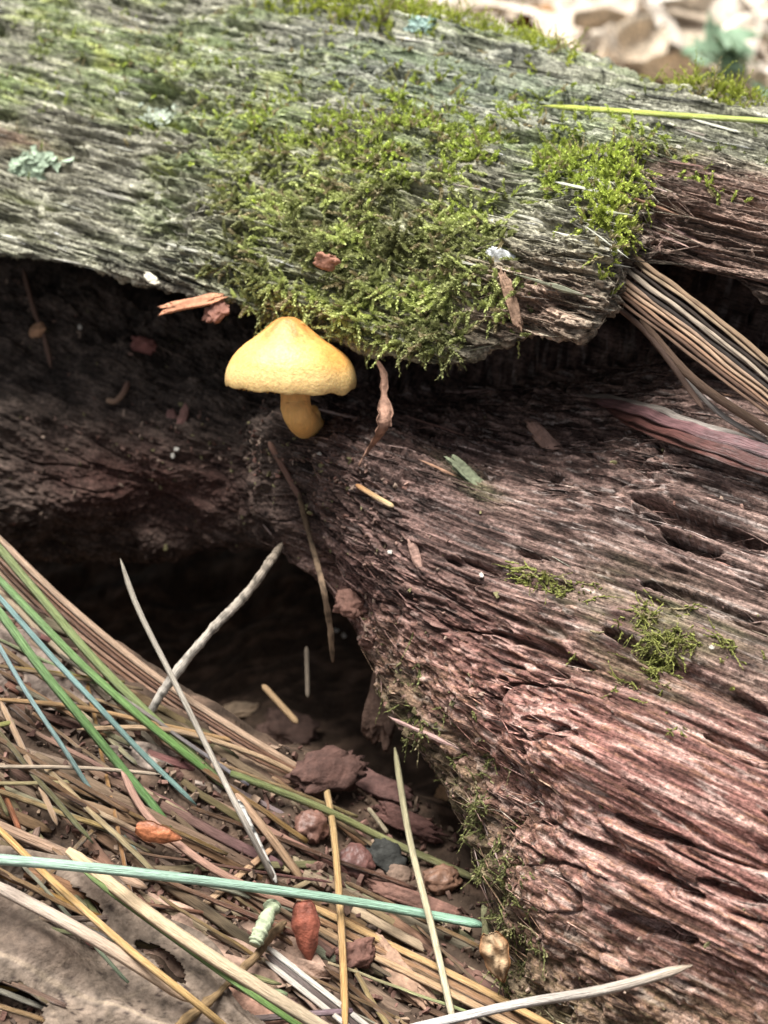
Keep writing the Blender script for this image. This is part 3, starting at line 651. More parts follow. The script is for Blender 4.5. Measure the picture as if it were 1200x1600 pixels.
needle([(-30, 915, 24.0), (60, 1040, 23.6), (125, 1120, 23.5), (190, 1200, 23.5), (270, 1296, .1)], 17, 'broad mid-green needle, lowest green one of the fan', GRN, (0.1, 0.2, 0.06), flat=.5)
needle([(-30, 960, 23.7), (40, 1080, 23.3), (100, 1170, 23.1), (170, 1278, 23.1), (230, 1352, .1)], 9, 'very thin icy blue-green needle pointing at the leaf', (0.3, 0.42, 0.42), (0.2, 0.3, 0.26), flat=.6)
needle([(188, 873, 24.6), (215, 950, 24.3), (275, 1070, 23.8), (345, 1210, 23.3), (385, 1290, 22.9), (432, 1382, .25)], 11, 'stiff grey-tan needle standing up in front of the dark hollow', (0.38, 0.34, 0.27), (0.5, 0.44, 0.38), tip=(.15, .8))
needle([(368, 1240, .5), (420, 1305, .35), (472, 1375, .1)], 17, 'short flat orange-tan needle below the tip of the green fan', (0.48, 0.31, 0.2), (0.34, 0.22, 0.13), flat=.35)
needle([(617, 1168, 24.6), (640, 1310, 24.0), (675, 1450, 23.0), (708, 1595, .25)], 13, 'pale straw-yellow stalk leaning out of the hollow over the teal needle', (0.42, 0.38, 0.22), (0.6, 0.52, 0.36), flat=.7, tip=(.3, .8))
needle([(503, 1200, .25), (520, 1290, .5), (530, 1400, .55), (536, 1500, .4), (540, 1620, .4)], 14, 'straight orange needle running down beneath the teal needle', (0.36, 0.25, 0.12), (0.5, 0.29, 0.11), flat=.5)
needle([(360, 1208, .35), (500, 1262, .5), (620, 1320, .5), (765, 1382, .15)], 15, 'drab olive needle with a tan tip ending near the broken mossy edge', (0.14, 0.17, 0.06), (0.3, 0.28, 0.13), flat=.6, tip=(.8, .1))
needle([(105, 1328, 0.95), (250, 1440, 1.05), (400, 1540, 1.00), (560, 1640, .5)], 25, 'wide pale tan blade with a frayed end crossing the dead leaf', (0.5, 0.37, 0.23), (0.46, 0.37, 0.26), mat=M_DRY, flat=.25, tip=(.6, 1))
needle([(130, 1362, 0.92), (260, 1458, 0.90), (400, 1558, 0.90), (540, 1650, .4)], 12, 'green blade half hidden along the wide pale tan blade', (0.2, 0.27, 0.1), (0.16, 0.28, 0.08), flat=.3)
needle([(-30, 1268, 0.90), (80, 1375, 0.90), (200, 1482, 0.95), (300, 1562, 0.90), (370, 1620, .4)], 14, 'golden orange needle lying along the dead leaf', (0.56, 0.34, 0.12), (0.6, 0.4, 0.18), flat=.6)
needle([(-30, 1372, 0.75), (100, 1440, 0.80), (200, 1500, 0.75), (300, 1565, 0.70)], 24, 'flat whitish curled blade along the edge of the dead leaf', (0.52, 0.43, 0.36), (0.4, 0.27, 0.17), flat=.3, mat=M_DRY)
needle([(445, 1440, .35), (400, 1492, .5), (345, 1545, .55), (265, 1620, .5)], 15, 'dark brown twig lying under the wide pale tan blade', (0.24, 0.16, 0.09), (0.2, 0.13, 0.06), name='twig', mat=M_DRY, cat='twig', flat=.9, knob=.12, wob=.04, seg=50, n=10, bark=.04, blotch=.4)
needle([(625, 1612, .7), (800, 1571, .8), (950, 1545, .75), (1082, 1508, .25)], 19, 'bleached white needle with a brown tip resting against the red wood', (0.68, 0.66, 0.64), (0.5, 0.4, 0.3), flat=.5, tip=(1, .1))
needle([(845, 165, .35), (1000, 176, .5), (1120, 184, .5), (1240, 192, .5)], 14, 'yellow-green needle lying on top of the log', (0.5, 0.56, 0.08), (0.42, 0.5, 0.14), flat=.6, tip=(.1, 1))
needle([(420, 690, .05), (445, 735, .15), (470, 780, .2)], 12, 'flat reddish-brown needle stuck to the ledge below the mushroom', (0.2, 0.11, 0.08), (0.22, 0.13, 0.1), mat=M_DRY, flat=.4)
needle([(466, 770, .2), (487, 850, .25), (503, 910, 24.6), (515, 975, 24.7), (520, 1035, 24.9)], 11, 'thin brown rootlet dangling from the ledge into the hollow', (0.2, 0.14, 0.09), (0.17, 0.11, 0.07), name='rootlet', mat=M_DRY, cat='root', wob=.0, knob=.1, seg=60, n=9, bark=.012, blotch=.5)
needle([(442, 848, .1), (420, 880, 25.0), (385, 928, 24.9), (330, 985, 24.8), (270, 1058, 24.7), (235, 1112, 24.75), (205, 1160, 24.7)], 17, 'knobbly twig crusted with pale lichen propped across the dark hollow', (0.3, 0.24, 0.18), (0.56, 0.52, 0.46), name='twig', mat=M_DRY, cat='twig', flat=.95, knob=.10, seg=110, n=14, blotch=.55, bark=.014)
needle([(410, 1070, 27.0), (465, 1130, 26.2)], 13, 'short tan stub lying among the dark crumbs in the hollow', (0.3, 0.2, 0.11), name='twig', mat=M_DRY, cat='twig')
needle([(479, 1010, 27.5), (481, 1090, 27.0)], 9, 'faint grey stub standing deep inside the hollow', (0.2, 0.16, 0.12), name='twig', mat=M_DRY, cat='twig')
needle([(575, 1262, .2), (606, 1302, .2)], 9, 'short cream splinter of straw beside the straw-yellow stalk', (0.5, 0.42, 0.28))
needle([(372, 1250, .62), (400, 1310, .55), (432, 1380, .35)], 12, 'white needle with black specks below the tip of the green fan', (0.6, 0.58, 0.54), (0.45, 0.42, 0.38), mat=M_DRY, blotch=.9, seg=40)
# brown bundle whose edge closes off the hollow
bund = [(0.0, 16, (0.42, 0.29, 0.2)), (9, 13, (0.3, 0.17, 0.11)), (19, 15, (0.16, 0.085, 0.055)), (30, 14, (0.36, 0.22, 0.15)), (41, 14, (0.2, 0.11, 0.07)), (52, 15, (0.4, 0.27, 0.18)), (64, 14, (0.26, 0.15, 0.1))]
BL = ['pale dry needle forming the upper edge of the brown bundle by the hollow', 'reddish-brown needle second from the edge of the bundle by the hollow', 'very dark needle third from the edge of the bundle by the hollow', 'light brown needle in the middle of the bundle by the hollow', 'dark needle below the middle of the bundle by the hollow', 'tan needle near the bottom of the bundle by the hollow', 'dull brown needle lowest in the bundle by the hollow']
for (o_, w_, c_), lb in zip(bund, BL):
    needle([(-30, 812 + o_, 25.6), (100, 940 + o_, 25.3), (250, 1062 + o_ * .8, 25.1), (400, 1160 + o_ * .6, 24.9), (505 + o_ * .3, 1222 + o_ * .5, .1)], w_ * .85, lb, c_, tuple(q * 1.15 for q in c_), group='brown needle bundle', flat=.45)
needle([(-30, 1280, .3), (90, 1330, .3), (230, 1388, .25)], 22, 'grooved brown blade above the pale teal crossing needle', (0.38, 0.25, 0.17), flat=.4)
needle([(190, 1205, .3), (235, 1280, .3), (340, 1362, .35), (480, 1425, .3)], 15, 'pinkish flat needle carrying the orange bud scale', (0.36, 0.22, 0.17), (0.3, 0.17, 0.12), flat=.3, mat=M_DRY)
for k, (o_, c_, lb) in enumerate([(0, (0.52, 0.33, 0.15), 'upper orange strand of the striped bundle below the straw stalk'), (16, (0.3, 0.17, 0.09), 'dark middle strand of the striped bundle below the straw stalk'), (30, (0.46, 0.3, 0.17), 'lower tan strand of the striped bundle below the straw stalk')]):
    needle([(470, 1408 + o_, .3), (600, 1472 + o_, .35), (740, 1540 + o_, .35), (900, 1625 + o_, .25)], 15, lb, c_, flat=.5, group='striped bundle')
for o_, c_, lb in [(0, (0.62, 0.57, 0.5), 'upper pale stripe needle between the red scale and the orange needle'), (13, (0.12, 0.09, 0.08), 'blackened needle between two pale stripe needles'), (24, (0.56, 0.5, 0.43), 'lower pale stripe needle between the red scale and the orange needle')]:
    needle([(415, 1478 + o_, .25), (500, 1545 + o_, .3), (600, 1625 + o_, .2)], 12, lb, c_, flat=.5)
needle([(-20, 1198, .3), (130, 1200, .35), (250, 1210, .3)], 8, 'thin pale stem lying level among the litter', (0.5, 0.4, 0.3))
needle([(0, 1095, .3), (40, 1180, .3), (90, 1290, .3)], 12, 'slender brown stem slanting down below the blue-green needles', (0.36, 0.24, 0.15))
needle([(-20, 1092, .4), (120, 1105, .4), (260, 1135, .35), (400, 1165, .2)], 10, 'curved orange-brown needle beneath the green fan', (0.44, 0.27, 0.13))
needle([(120, 1140, .35), (260, 1140, .4), (400, 1180, .35), (500, 1230, .2)], 11, 'second curved tan needle beneath the green fan', (0.48, 0.33, 0.2))

# filler litter: plain dry needles no one could tell apart but by place
PAL = [TAN, ORG, BRN, GRY, (0.3, 0.19, 0.13), (0.38, 0.25, 0.17), (0.5, 0.4, 0.3), (0.26, 0.17, 0.12)]
def colour_word(c):
    r, g, b = c; v = (r + g + b) / 3
    if v > .36: return 'pale tan'
    if r > g * 1.6 and v > .24: return 'orange-brown'
    if r < g * 1.25: return 'greyish'
    if v > .22: return 'light brown'
    return 'dark brown' if v > .15 else 'blackish brown'
LIM = ([0, 250, 500, 650, 760, 850], [870, 1085, 1235, 1320, 1430, 1590])
def filler(n, widths, lens, lifts, sd, pal, name, label, cat, group, flats, mat, hole=True):
    k = 0
    while k < n:
        px, py = random.uniform(-260, 840), random.uniform(840, 1680)
        if py < np.interp(px, *LIM) + 10: continue
        if hole and 0 < px < 330 and py > 1400 + (330 - px) * -.1 + 60 and random.random() < .8: continue
        ang = math.radians(random.gauss(sd[0], sd[1])) if random.random() < .85 else math.radians(random.uniform(-80, 80))
        L = random.uniform(*lens); pts = []; l0 = random.uniform(*lifts); ok = True
        for t in (-1, -.4, .3, 1):
            x, y = px + t * L * .5 * math.cos(ang), py + t * L * .5 * math.sin(ang)
            if y < np.interp(x, *LIM): ok = False; break
            h = hit(x, y, 'G'); pts.append(P(x, y, h[1] - l0))
        if not ok: continue
        k += 1
        c = pal[random.randrange(len(pal))]; c = (c[0], c[1] * .97, c[2] * .8); f = random.uniform(.5, 1.0); cn = colour_word(c); wd = random.uniform(*widths); cn = ('long ' if L > sum(lens) / 2 else 'short ') + ('broad ' if wd > sum(widths) / 2 else 'narrow ') + cn
        tube_obj(name, pts, wd * .5 * 22.5 / FPX, mat, None, label % cn, cat, group + ', ' + cn, c0=tuple(q * f for q in c), c1=tuple(q * f * random.uniform(.6, 1.1) for q in c), flat=random.uniform(*flats), seg=16, n=6, seed=random.random() * 60, wob=.02, blotch=random.uniform(0, .6), tip=(random.uniform(.2, 1), random.uniform(.2, 1)))
filler(130, (8, 22), (180, 460), (.0, .14), (29, 8), [(0.2, 0.13, 0.1), (0.28, 0.2, 0.16), (0.15, 0.1, 0.08), (0.34, 0.25, 0.2), (0.3, 0.22, 0.17), (0.4, 0.31, 0.25), (0.24, 0.14, 0.1)], 'grass_blade', 'withered flat %s blade pressed into the litter below the log', 'blade', 'withered blades of the litter', (.10, .24), M_DRY, hole=False)
filler(110, (5, 10), (140, 420), (.1, .34), (30, 14), PAL, 'pine_needle', 'dry %s pine needle matted into the litter below the log', 'needle', 'dry needles of the litter', (.3, .6), M_NEED)

# ------------------------------------------------------------------ chips, crumbs, scales
def chip_mesh(k, n=7, jag=0.35):
    """a small low lump for crumbs"""
    rg = np.random.default_rng(500 + k); a = np.sort((np.arange(n) + rg.uniform(-.3, .3, n)) / n * 2 * math.pi)
    r = 1 + rg.uniform(-jag, jag, n)
    top = np.stack([np.cos(a) * r, np.sin(a) * r, 0.5 + rg.uniform(-.3, .3, n)], -1) * .5
    bot = top * (0.9 + rg.uniform(-.1, .1, (n, 1))); bot[:, 2] = -0.25 + rg.uniform(-.12, .12, n)
    V = np.concatenate([top, bot, [[rg.uniform(-.1, .1), rg.uniform(-.1, .1), .38]], [[0, 0, -.3]]])
    F = []
    for i in range(n):
        j = (i + 1) % n; F += [[i, j, 2 * n], [n + j, n + i, 2 * n + 1], [i, n + i, n + j, j]]
    return V, F
def lump_mesh(k, jag=0.35, asp=1.0, e=0.65):
    """a weathered fragment: blocky lump with ragged, fibrous faces; long axis x"""
    nr, nc = 30, 34
    th = np.linspace(0.02, math.pi - 0.02, nr)[:, None]; ph = np.arange(nc)[None] / nc * 2 * math.pi
    sq = lambda c, e: np.sign(c) * np.abs(c) ** e
    X = sq(np.cos(th), e) + 0 * ph; Y = sq(np.sin(th), e) * sq(np.cos(ph), e); Z = sq(np.sin(th), e) * sq(np.sin(ph), e)
    V = np.stack([X, Y, Z], -1) * .5
    sx = 1.0 / max(asp, .6)
    o = k * 3.7
    n1 = perlin(X * 1.3 + o, Y * 1.3, Z * 1.3, 3); n2 = perlin(X * 2.6 * sx + o, Y * 3.4, Z * 3.4, 4); n3 = perlin(X * 5 * sx + o, Y * 7, Z * 7, 5)
    V = V * (1 + jag * (1.2 * n1 + .75 * n2 + .5 * n3))[..., None]
    V[..., 1] += jag * .35 * perlin(X * 1.1 + o, X * 0, X * 0, 6); V[..., 0] += jag * .45 * perlin(Y * 3 + o, Z * 3, X * 0, 8) * np.sign(X)
    V = V.reshape(-1, 3); i = np.arange(nr * nc).reshape(nr, nc); j = np.roll(i, -1, 1)
    F = np.stack([i[:-1], i[1:], j[1:], j[:-1]], -1).reshape(-1, 4).tolist() + [list(range(nc)), list(range((nr - 1) * nc, nr * nc))[::-1]]
    return V, F
def chip(px, py, wpx, hpx, ang, c, label, name='wood_chip', cat='chip', thick=0.4, lift=0.05, k=None, mat=None, group=None, face=0.5, which='ABG', n=7, jag=.35):
    h = hit(px, py, which); p = P(px, py, lift) if lift >= 10 else P(px, py, h[1] - lift); d = (p - CAM) @ FW
    nrm = -FW * face + h[2] * (1 - face); nrm /= np.linalg.norm(nrm)
    t = math.radians(ang); ex = RT * math.cos(t) - UP * math.sin(t); ex -= nrm * (ex @ nrm); ex /= np.linalg.norm(ex); ey = np.cross(nrm, ex)
    k = random.randrange(1000) if k is None else k
    if name == 'bud': jag = min(jag, .22)
    if hpx > wpx: wpx, hpx = hpx, wpx; ex, ey = ey, -ex
    V, F = lump_mesh(k, jag, wpx / hpx, 0.95 if name == 'bud' else 0.65)
    a, b = wpx * d / FPX, hpx * d / FPX
    V = p + V[:, :1] * a * ex + V[:, 1:2] * b * ey + V[:, 2:3] * thick * b * 1.0 * nrm
    rg = np.random.default_rng(k); cc = np.array(c) * (0.85 + 0.3 * rg.random((len(V), 1)))
    me, loc = mesh(name, V, F, cc)
    return link(name, me, mat or M_CHIP, None, label, cat, group, loc=loc)
RW = (0.24, 0.12, 0.09)
chip(515, 1205, 60, 110, 80, (0.085, 0.045, 0.036), 'upright dark red block of rotten wood at the mouth of the hollow', thick=.4, lift=.5)
chip(450, 1140, 80, 55, 15, (0.08, 0.048, 0.038), 'dark crumb of rotten wood behind the upright block', thick=.4, lift=.2, n=9)
chip(590, 1228, 100, 34, 35, (0.13, 0.07, 0.06), 'long slab of dark red wood slanting beneath the straw stalk', thick=.4, lift=.35)
chip(640, 1285, 90, 30, 20, (0.12, 0.06, 0.05), 'flat red-brown slab under the drab olive needle', thick=.4, lift=.2)
chip(655, 1412, 150, 28, 22, (0.16, 0.085, 0.065), 'long red-brown sliver lying just above the teal needle', thick=.5, lift=.2)
chip(630, 1520, 120, 36, 52, (0.3, 0.19, 0.13), 'brown splintered slab behind the straw stalk near the bleached needle', thick=.4, lift=.3)
chip(395, 1585, 150, 34, 28, (0.28, 0.16, 0.115), 'frayed reddish slab crossed by the dark brown twig', thick=.4, lift=.25)
chip(557, 1490, 40, 60, 80, (0.13, 0.065, 0.05), 'crumbly dark red lump beside the orange needle', thick=.6, lift=.25, n=9)
chip(693, 1242, 22, 26, 30, (0.5, 0.3, 0.16), 'tiny pale orange crumb at the foot of the mossy edge', lift=.1)
chip(545, 945, 40, 36, 10, (0.24, 0.13, 0.1), 'square pinkish crumb stuck at the rim of the hollow', lift=.1)
chip(600, 1095, 50, 120, 8, (0.16, 0.1, 0.075), 'torn brown fibre tongue hanging at the back of the hollow', lift=26.3, thick=.3)
chip(375, 1110, 50, 22, -5, (0.3, 0.22, 0.15), 'pale scrap lying in the gloom of the hollow', lift=.2)
chip(487, 1292, 52, 54, 20, (0.15, 0.075, 0.055), 'knobbly reddish bud crumb beside the orange needle', name='bud', cat='bud', mat=M_SCALE, thick=.7, n=9, lift=.2)
chip(556, 1350, 58, 56, 30, (0.11, 0.05, 0.042), 'glossy dark red rounded bud between the orange needle and the straw stalk', name='bud', cat='bud', mat=M_SCALE, thick=.7, n=9, lift=.25, jag=.15)
chip(622, 1368, 44, 34, 10, (0.17, 0.115, 0.085), 'dull grey-brown pellet beside the straw stalk', name='bud', cat='bud', thick=.7, n=9, lift=.2, jag=.15)
chip(690, 1375, 58, 46, -10, (0.24, 0.13, 0.085), 'lumpy orange-brown bud crumb under the tip of the olive needle', name='bud', cat='bud', mat=M_SCALE, thick=.7, n=9, lift=.2)
chip(600, 1345, 60, 50, 30, (0.03, 0.03, 0.027), 'blackened crumb tucked behind the glossy red bud', thick=.6, lift=.1, n=9)
# things caught on the log
chip(298, 474, 84, 18, -12, (0.46, 0.22, 0.13), 'slim orange bark flake tucked under the lip beside the mushroom', name='bark_flake', cat='flake', thick=.3, lift=25.7)
chip(338, 488, 30, 34, 60, (0.24, 0.115, 0.085), 'small dark red flake next to the slim orange flake', name='bark_flake', cat='flake', lift=25.7)
chip(237, 436, 24, 13, 40, (0.72, 0.68, 0.55), 'tiny cream-white wood crumb on the rim of the lip', lift=.12)
chip(58, 516, 24, 26, 50, (0.46, 0.26, 0.15), 'pale orange bud husk on a thin stem in the shaded recess', name='bud', cat='bud', lift=.2)
needle([(36, 420, .1), (52, 480, .2), (70, 530, .2), (80, 575, .1)], 9, 'thin brown stem holding the orange bud husk in the shaded recess', (0.2, 0.12, 0.09), name='dry_stem', mat=M_DRY, cat='stem', knob=.2)
chip(224, 541, 36, 22, 10, (0.24, 0.1, 0.085), 'dull red flake on the dark wood left of the mushroom', name='bark_flake', cat='flake', lift=.1)
needle([(166, 624, .12), (180, 627, .2), (194, 612, .2), (200, 596, .1)], 12, 'hooked brown husk on the dark wood left of the mushroom', (0.36, 0.24, 0.16), (0.22, 0.12, 0.09), name='husk', mat=M_DRY, cat='husk')
chip(285, 655, 12, 40, 18, (0.24, 0.13, 0.11), 'narrow brown sliver on the dark wood below the dull red flake', lift=.1)
chip(270, 652, 14, 30, -30, (0.22, 0.115, 0.1), 'stubby brown sliver leaning on the narrow one', lift=.08)
chip(509, 408, 32, 26, 10, (0.38, 0.19, 0.13), 'torn reddish scrap of leaf caught in the hanging moss', name='leaf_scrap', cat='scrap', mat=M_LEAF, lift=.35)
chip(783, 404, 42, 24, 25, (0.7, 0.72, 0.72), 'bright white chip at the edge of the hanging moss', lift=.2)
chip(800, 470, 16, 84, -15, (0.3, 0.19, 0.13), 'thin brown strip stuck down the front of the broken lip', name='bark_flake', cat='flake', lift=.1, thick=.2)
chip(858, 695, 22, 98, -40, (0.3, 0.185, 0.145), 'brown splinter lying in the recess below the broken lip', lift=.15, thick=.5)
chip(740, 748, 90, 22, 38, (0.2, 0.22, 0.14), 'greenish lichen-stained sliver on the ledge', lift=.08, thick=.3)
chip(650, 868, 14, 50, -20, (0.32, 0.2, 0.16), 'short tan sliver on the wood below the ledge', lift=.06)
needle([(556, 757, .08), (585, 775, .15), (615, 792, .08)], 11, 'small orange and cream needle stub on the ledge below the mushroom', (0.42, 0.2, 0.08), (0.62, 0.47, 0.25), flat=.7)
SPK = [(499, 710), (609, 863), (752, 899), (276, 702), (270, 712), (525, 985), (537, 993), (125, 511), (1112, 1012), (1060, 230)]
for q in SPK:
    chip(*q, 7, 6, random.uniform(0, 90), (0.55, 0.52, 0.46), 'tiny white speck of fungus or resin on the dark wood', name='white_speck', cat='speck', lift=.05, group='white specks on the wood')

# twisted leaf scrap hanging by the mushroom
def ribbon(name, pts, widths, label, cat, c, mat=M_LEAF, twist=0.0, thick=0.02):
    C = np.array([at(*q) for q in pts]); seg = 26; ts = np.linspace(0, len(C) - 1, seg); c_ = catmull(C, ts)
    d = np.mean((C - CAM) @ FW); wd = np.interp(ts, np.arange(len(widths)), widths) * d / FPX * .5
    t = np.gradient(c_, axis=0); t /= np.linalg.norm(t, axis=1, keepdims=True)
    sd = np.cross(t, -FW); sd /= np.linalg.norm(sd, axis=1, keepdims=True); nm = np.cross(sd, t)
    tw = twist * np.linspace(0, 1, seg) ** 1
    ax_ = np.cos(tw)[:, None] * sd + np.sin(tw)[:, None] * nm; az = np.cross(t, ax_)
    us = np.linspace(-1, 1, 6); jag = 1 + .25 * np.random.default_rng(len(pts)).normal(0, 1, (seg, 1)) * (np.abs(us)[None] > .9)
    top = c_[:, None] + ax_[:, None] * (us[None] * wd[:, None] * jag)[..., None] + az[:, None] * (0.3 * (us ** 2)[None] * wd[:, None])[..., None]
    bot = top - az[:, None] * thick
    V = np.concatenate([top.reshape(-1, 3), bot.reshape(-1, 3)]); F = grid_faces(seg, 6); o = seg * 6
    FF = F.tolist() + (F[:, ::-1] + o).tolist()
    rim = list(range(0, 6)) + [k * 6 + 5 for k in range(1, seg)] + [(seg - 1) * 6 + k for k in range(4, -1, -1)] + [k * 6 for k in range(seg - 2, 0, -1)]
    for a, b in zip(rim, rim[1:] + rim[:1]): FF.append([a, a + o, b + o, b])
    me, loc = mesh(name, V, FF, np.array(c) * (0.8 + .4 * np.random.default_rng(1).random((len(V), 1))))
    return link(name, me, mat, None, label, cat, loc=loc)
ribbon('leaf_scrap', [(588, 562, 24.6), (600, 585, 24.5), (600, 615, 24.4), (604, 645, 24.2), (598, 672, 24.15), (578, 700, .2), (560, 727, .05)], [3, 14, 9, 30, 26, 12, 2], 'twisted brown leaf scrap dangling from the lip right of the mushroom', 'scrap', (0.36, 0.21, 0.15), twist=1.2)
ribbon('leaf_scrap', [(1165, 110, .4), (1160, 130, .6), (1178, 145, .5), (1230, 150, .3)], [4, 14, 18, 14], 'pale curled dry leaf scrap on the far edge of the log', 'scrap', (0.6, 0.48, 0.34), twist=.8)

# big fibrous strip and smooth purple strip in the right-hand recess
strip = empty('bark_strip', P(1100, 520, 23), 'striped pinkish-brown fibrous strip leaning out from under the broken lip', 'bark strip')
for k, (o_, w_, c_) in enumerate([(-18, 8, (0.3, 0.2, 0.14)), (-11, 7, (0.42, 0.3, 0.22)), (-5, 6, (0.05, 0.035, 0.03)), (1, 7, (0.5, 0.4, 0.34)), (7, 6, (0.3, 0.24, 0.21)), (12, 6, (0.04, 0.03, 0.028)), (18, 8, (0.45, 0.3, 0.23)), (26, 9, (0.54, 0.36, 0.27)), (34, 8, (0.42, 0.25, 0.18)), (42, 7, (0.14, 0.08, 0.06)), (49, 7, (0.2, 0.12, 0.09))]):
    o_ += random.uniform(-3, 3); e_ = random.uniform(-14, 22)
    path = [P(945 + e_ - o_ * .5, 392 + e_ * .7 + o_, 23.5 + random.uniform(-.12, .12)), P(1010 - o_ * .4, 440 + o_, 23.1), P(1110 - o_ * .3, 515 + o_ * 1.1, 22.5), P(1230, 612 + o_ * 1.25, 21.8), P(1300, 670 + o_ * 1.3, 21.5)]
    V, F, c, nv = tube(path, w_ * random.uniform(.38, .62) * 22.8 / FPX, n=7, flat=.6, seg=40, c0=(c_[0] * .78, c_[1] * .8, c_[2] * .72), tip=(.8, 1), seed=k * 3.1, wob=.025, blotch=.3)
    me, loc = mesh('strand', V, F, c, {'nv': nv}); link('strand', me, M_DRY, strip, loc=loc)
for q, wd, c_, lb in [([(930, 455, 23.9), (1010, 520, 23.6), (1100, 640, 22.8)], 12, (0.2, 0.13, 0.1), 'dark thin splinter beneath the striped strip'),
                      ([(1000, 500, 23.7), (1080, 590, 23.2), (1180, 660, 22.4), (1240, 700, 22.0)], 20, (0.18, 0.115, 0.08), 'dull brown splinter below the striped strip'),
                      ([(1060, 585, 23.2), (1130, 650, 22.8), (1200, 690, 22.3)], 12, (0.34, 0.3, 0.27), 'grey splinter between the striped strip and the smooth purple strip')]:
    needle(q, wd, lb, c_, name='wood_splinter_piece', mat=M_DRY, cat='splinter', flat=.6)
inner = empty('inner_bark_strip', at(1000, 660, .2), 'smooth purplish-red strip of inner bark lying in the recess', 'bark strip')
M_WET = mat_v('wet_bark', 0.42, 1.0, .6, 1.0, 2.0, attr='nv', stretch=(14, 1.4, 14), spec=.5)
for k, (o_, w_, c_, ly) in enumerate([(-14, 12, (0.3, 0.26, 0.23), .42), (-3, 20, (0.17, 0.09, 0.092), .5), (12, 18, (0.1, 0.042, 0.036), .46), (24, 11, (0.13, 0.055, 0.045), .38)]):
    x0 = 915 + k * 14
    path = [at(x0, 622 + k * 4 + o_ * .4, ly - .2), at(1000, 645 + o_, ly), at(1100, 680 + o_ * 1.1, ly), at(1210, 715 + o_ * 1.2, ly), at(1290, 742 + o_ * 1.2, ly)]
    V, F, c, nv = tube(path, w_ * .62 * 22.6 / FPX, n=10, flat=.4, seg=50, c0=c_, c1=tuple(q * 1.15 for q in c_), tip=(.15, 1), seed=k * 2.3, knob=.06, wob=.04, blotch=.35)
    me, loc = mesh('strand', V, F, c, {'nv': nv}); link('strand', me, M_WET, inner, loc=loc)

# scales and husks of the litter
def scale_obj(px, py, L, W, ang, c, label, name='bud_scale', lift=.5, cat='scale', curl=.35, wrinkle=.1, rim_c=None):
    p = at(px, py, lift); d = (p - CAM) @ FW; t = math.radians(ang); nr, nc = 30, 19
    ex = RT * math.cos(t) - UP * math.sin(t); ey = np.cross(-FW, ex)
    u = np.linspace(0, 1, nr)[:, None]; v = np.linspace(-1, 1, nc)[None]
    wd = 1.75 * np.clip(u + .03, 0, 1) ** .45 * np.clip(1.02 - u, 0, 1) ** .85 * (1 + .06 * np.sin(u * 17 + px))
    a = L * d / FPX; b = W * .5 * d / FPX
    x = (u - .5) * a + 0 * v; y = wd * v * b; z = curl * b * (1 - v ** 2) * wd + .25 * b * np.sin(u * 3) + b * .35 * wrinkle * perlin(u * 5 + px, v * 2.4 + 0 * u, 0 * u + 0 * v, 26)
    top = p + x[..., None] * ex + y[..., None] * ey - z[..., None] * FW; bot = top + FW * 0.03 * (1 + 0 * z)[..., None]
    V = np.concatenate([top.reshape(-1, 3), bot.reshape(-1, 3)]); F = grid_faces(nr, nc); o = nr * nc
    FF = F.tolist() + (F[:, ::-1] + o).tolist()
    rim = list(range(nc)) + [k * nc + nc - 1 for k in range(1, nr)] + [(nr - 1) * nc + k for k in range(nc - 2, -1, -1)] + [k * nc for k in range(nr - 2, 0, -1)]
    for q, r in zip(rim, rim[1:] + rim[:1]): FF.append([q, q + o, r + o, r])
    cc = np.zeros(z.shape + (3,)) + np.array(c)
    cc = mixc(cc, np.array(rim_c or tuple(q * .45 for q in c)), np.clip(np.abs(v) ** 3 + .8 * sstep(.75, 1, u) + .5 * sstep(.1, .4, perlin(u * 4 + py, v * 2 + 0 * u, 0 * u + 0 * v, 27)), 0, 1))
    cc = cc.reshape(-1, 3); me, loc = mesh(name, V, FF, np.concatenate([cc, cc])); return link(name, me, M_LEAF if name == 'seed_husk' else M_SCALE, None, label, cat, loc=loc)
scale_obj(248, 1302, 74, 40, 14, (0.46, 0.16, 0.07), 'orange-red translucent bud scale lying on the pinkish needle')
scale_obj(479, 1455, 96, 54, 84, (0.30, 0.09, 0.055), 'dark red pointed bud scale hanging below the teal needle')
scale_obj(776, 1496, 80, 56, 75, (0.44, 0.31, 0.19), 'cream and brown seed husk at the foot of the red wood', name='seed_husk', cat='husk', curl=.7, wrinkle=1.0, rim_c=(0.3, 0.14, 0.06))
chip(768, 1452, 24, 56, 8, (0.24, 0.235, 0.13), 'lumpy olive-grey crumb of lichen above the seed husk', name='lichen_crumb', cat='lichen', mat=M_LICH, thick=.8, lift=.55, jag=.6, k=12)
needle([(428, 1412, .75), (412, 1445, .85), (398, 1476, .7)], 27, 'stubby ribbed pale green pellet beside the dark red scale', (0.32, 0.37, 0.24), (0.38, 0.42, 0.29), name='pellet', mat=M_LICH, cat='pellet', knob=.22, flat=.9, n=14, seg=44, blotch=.3, tip=(.7, .7))

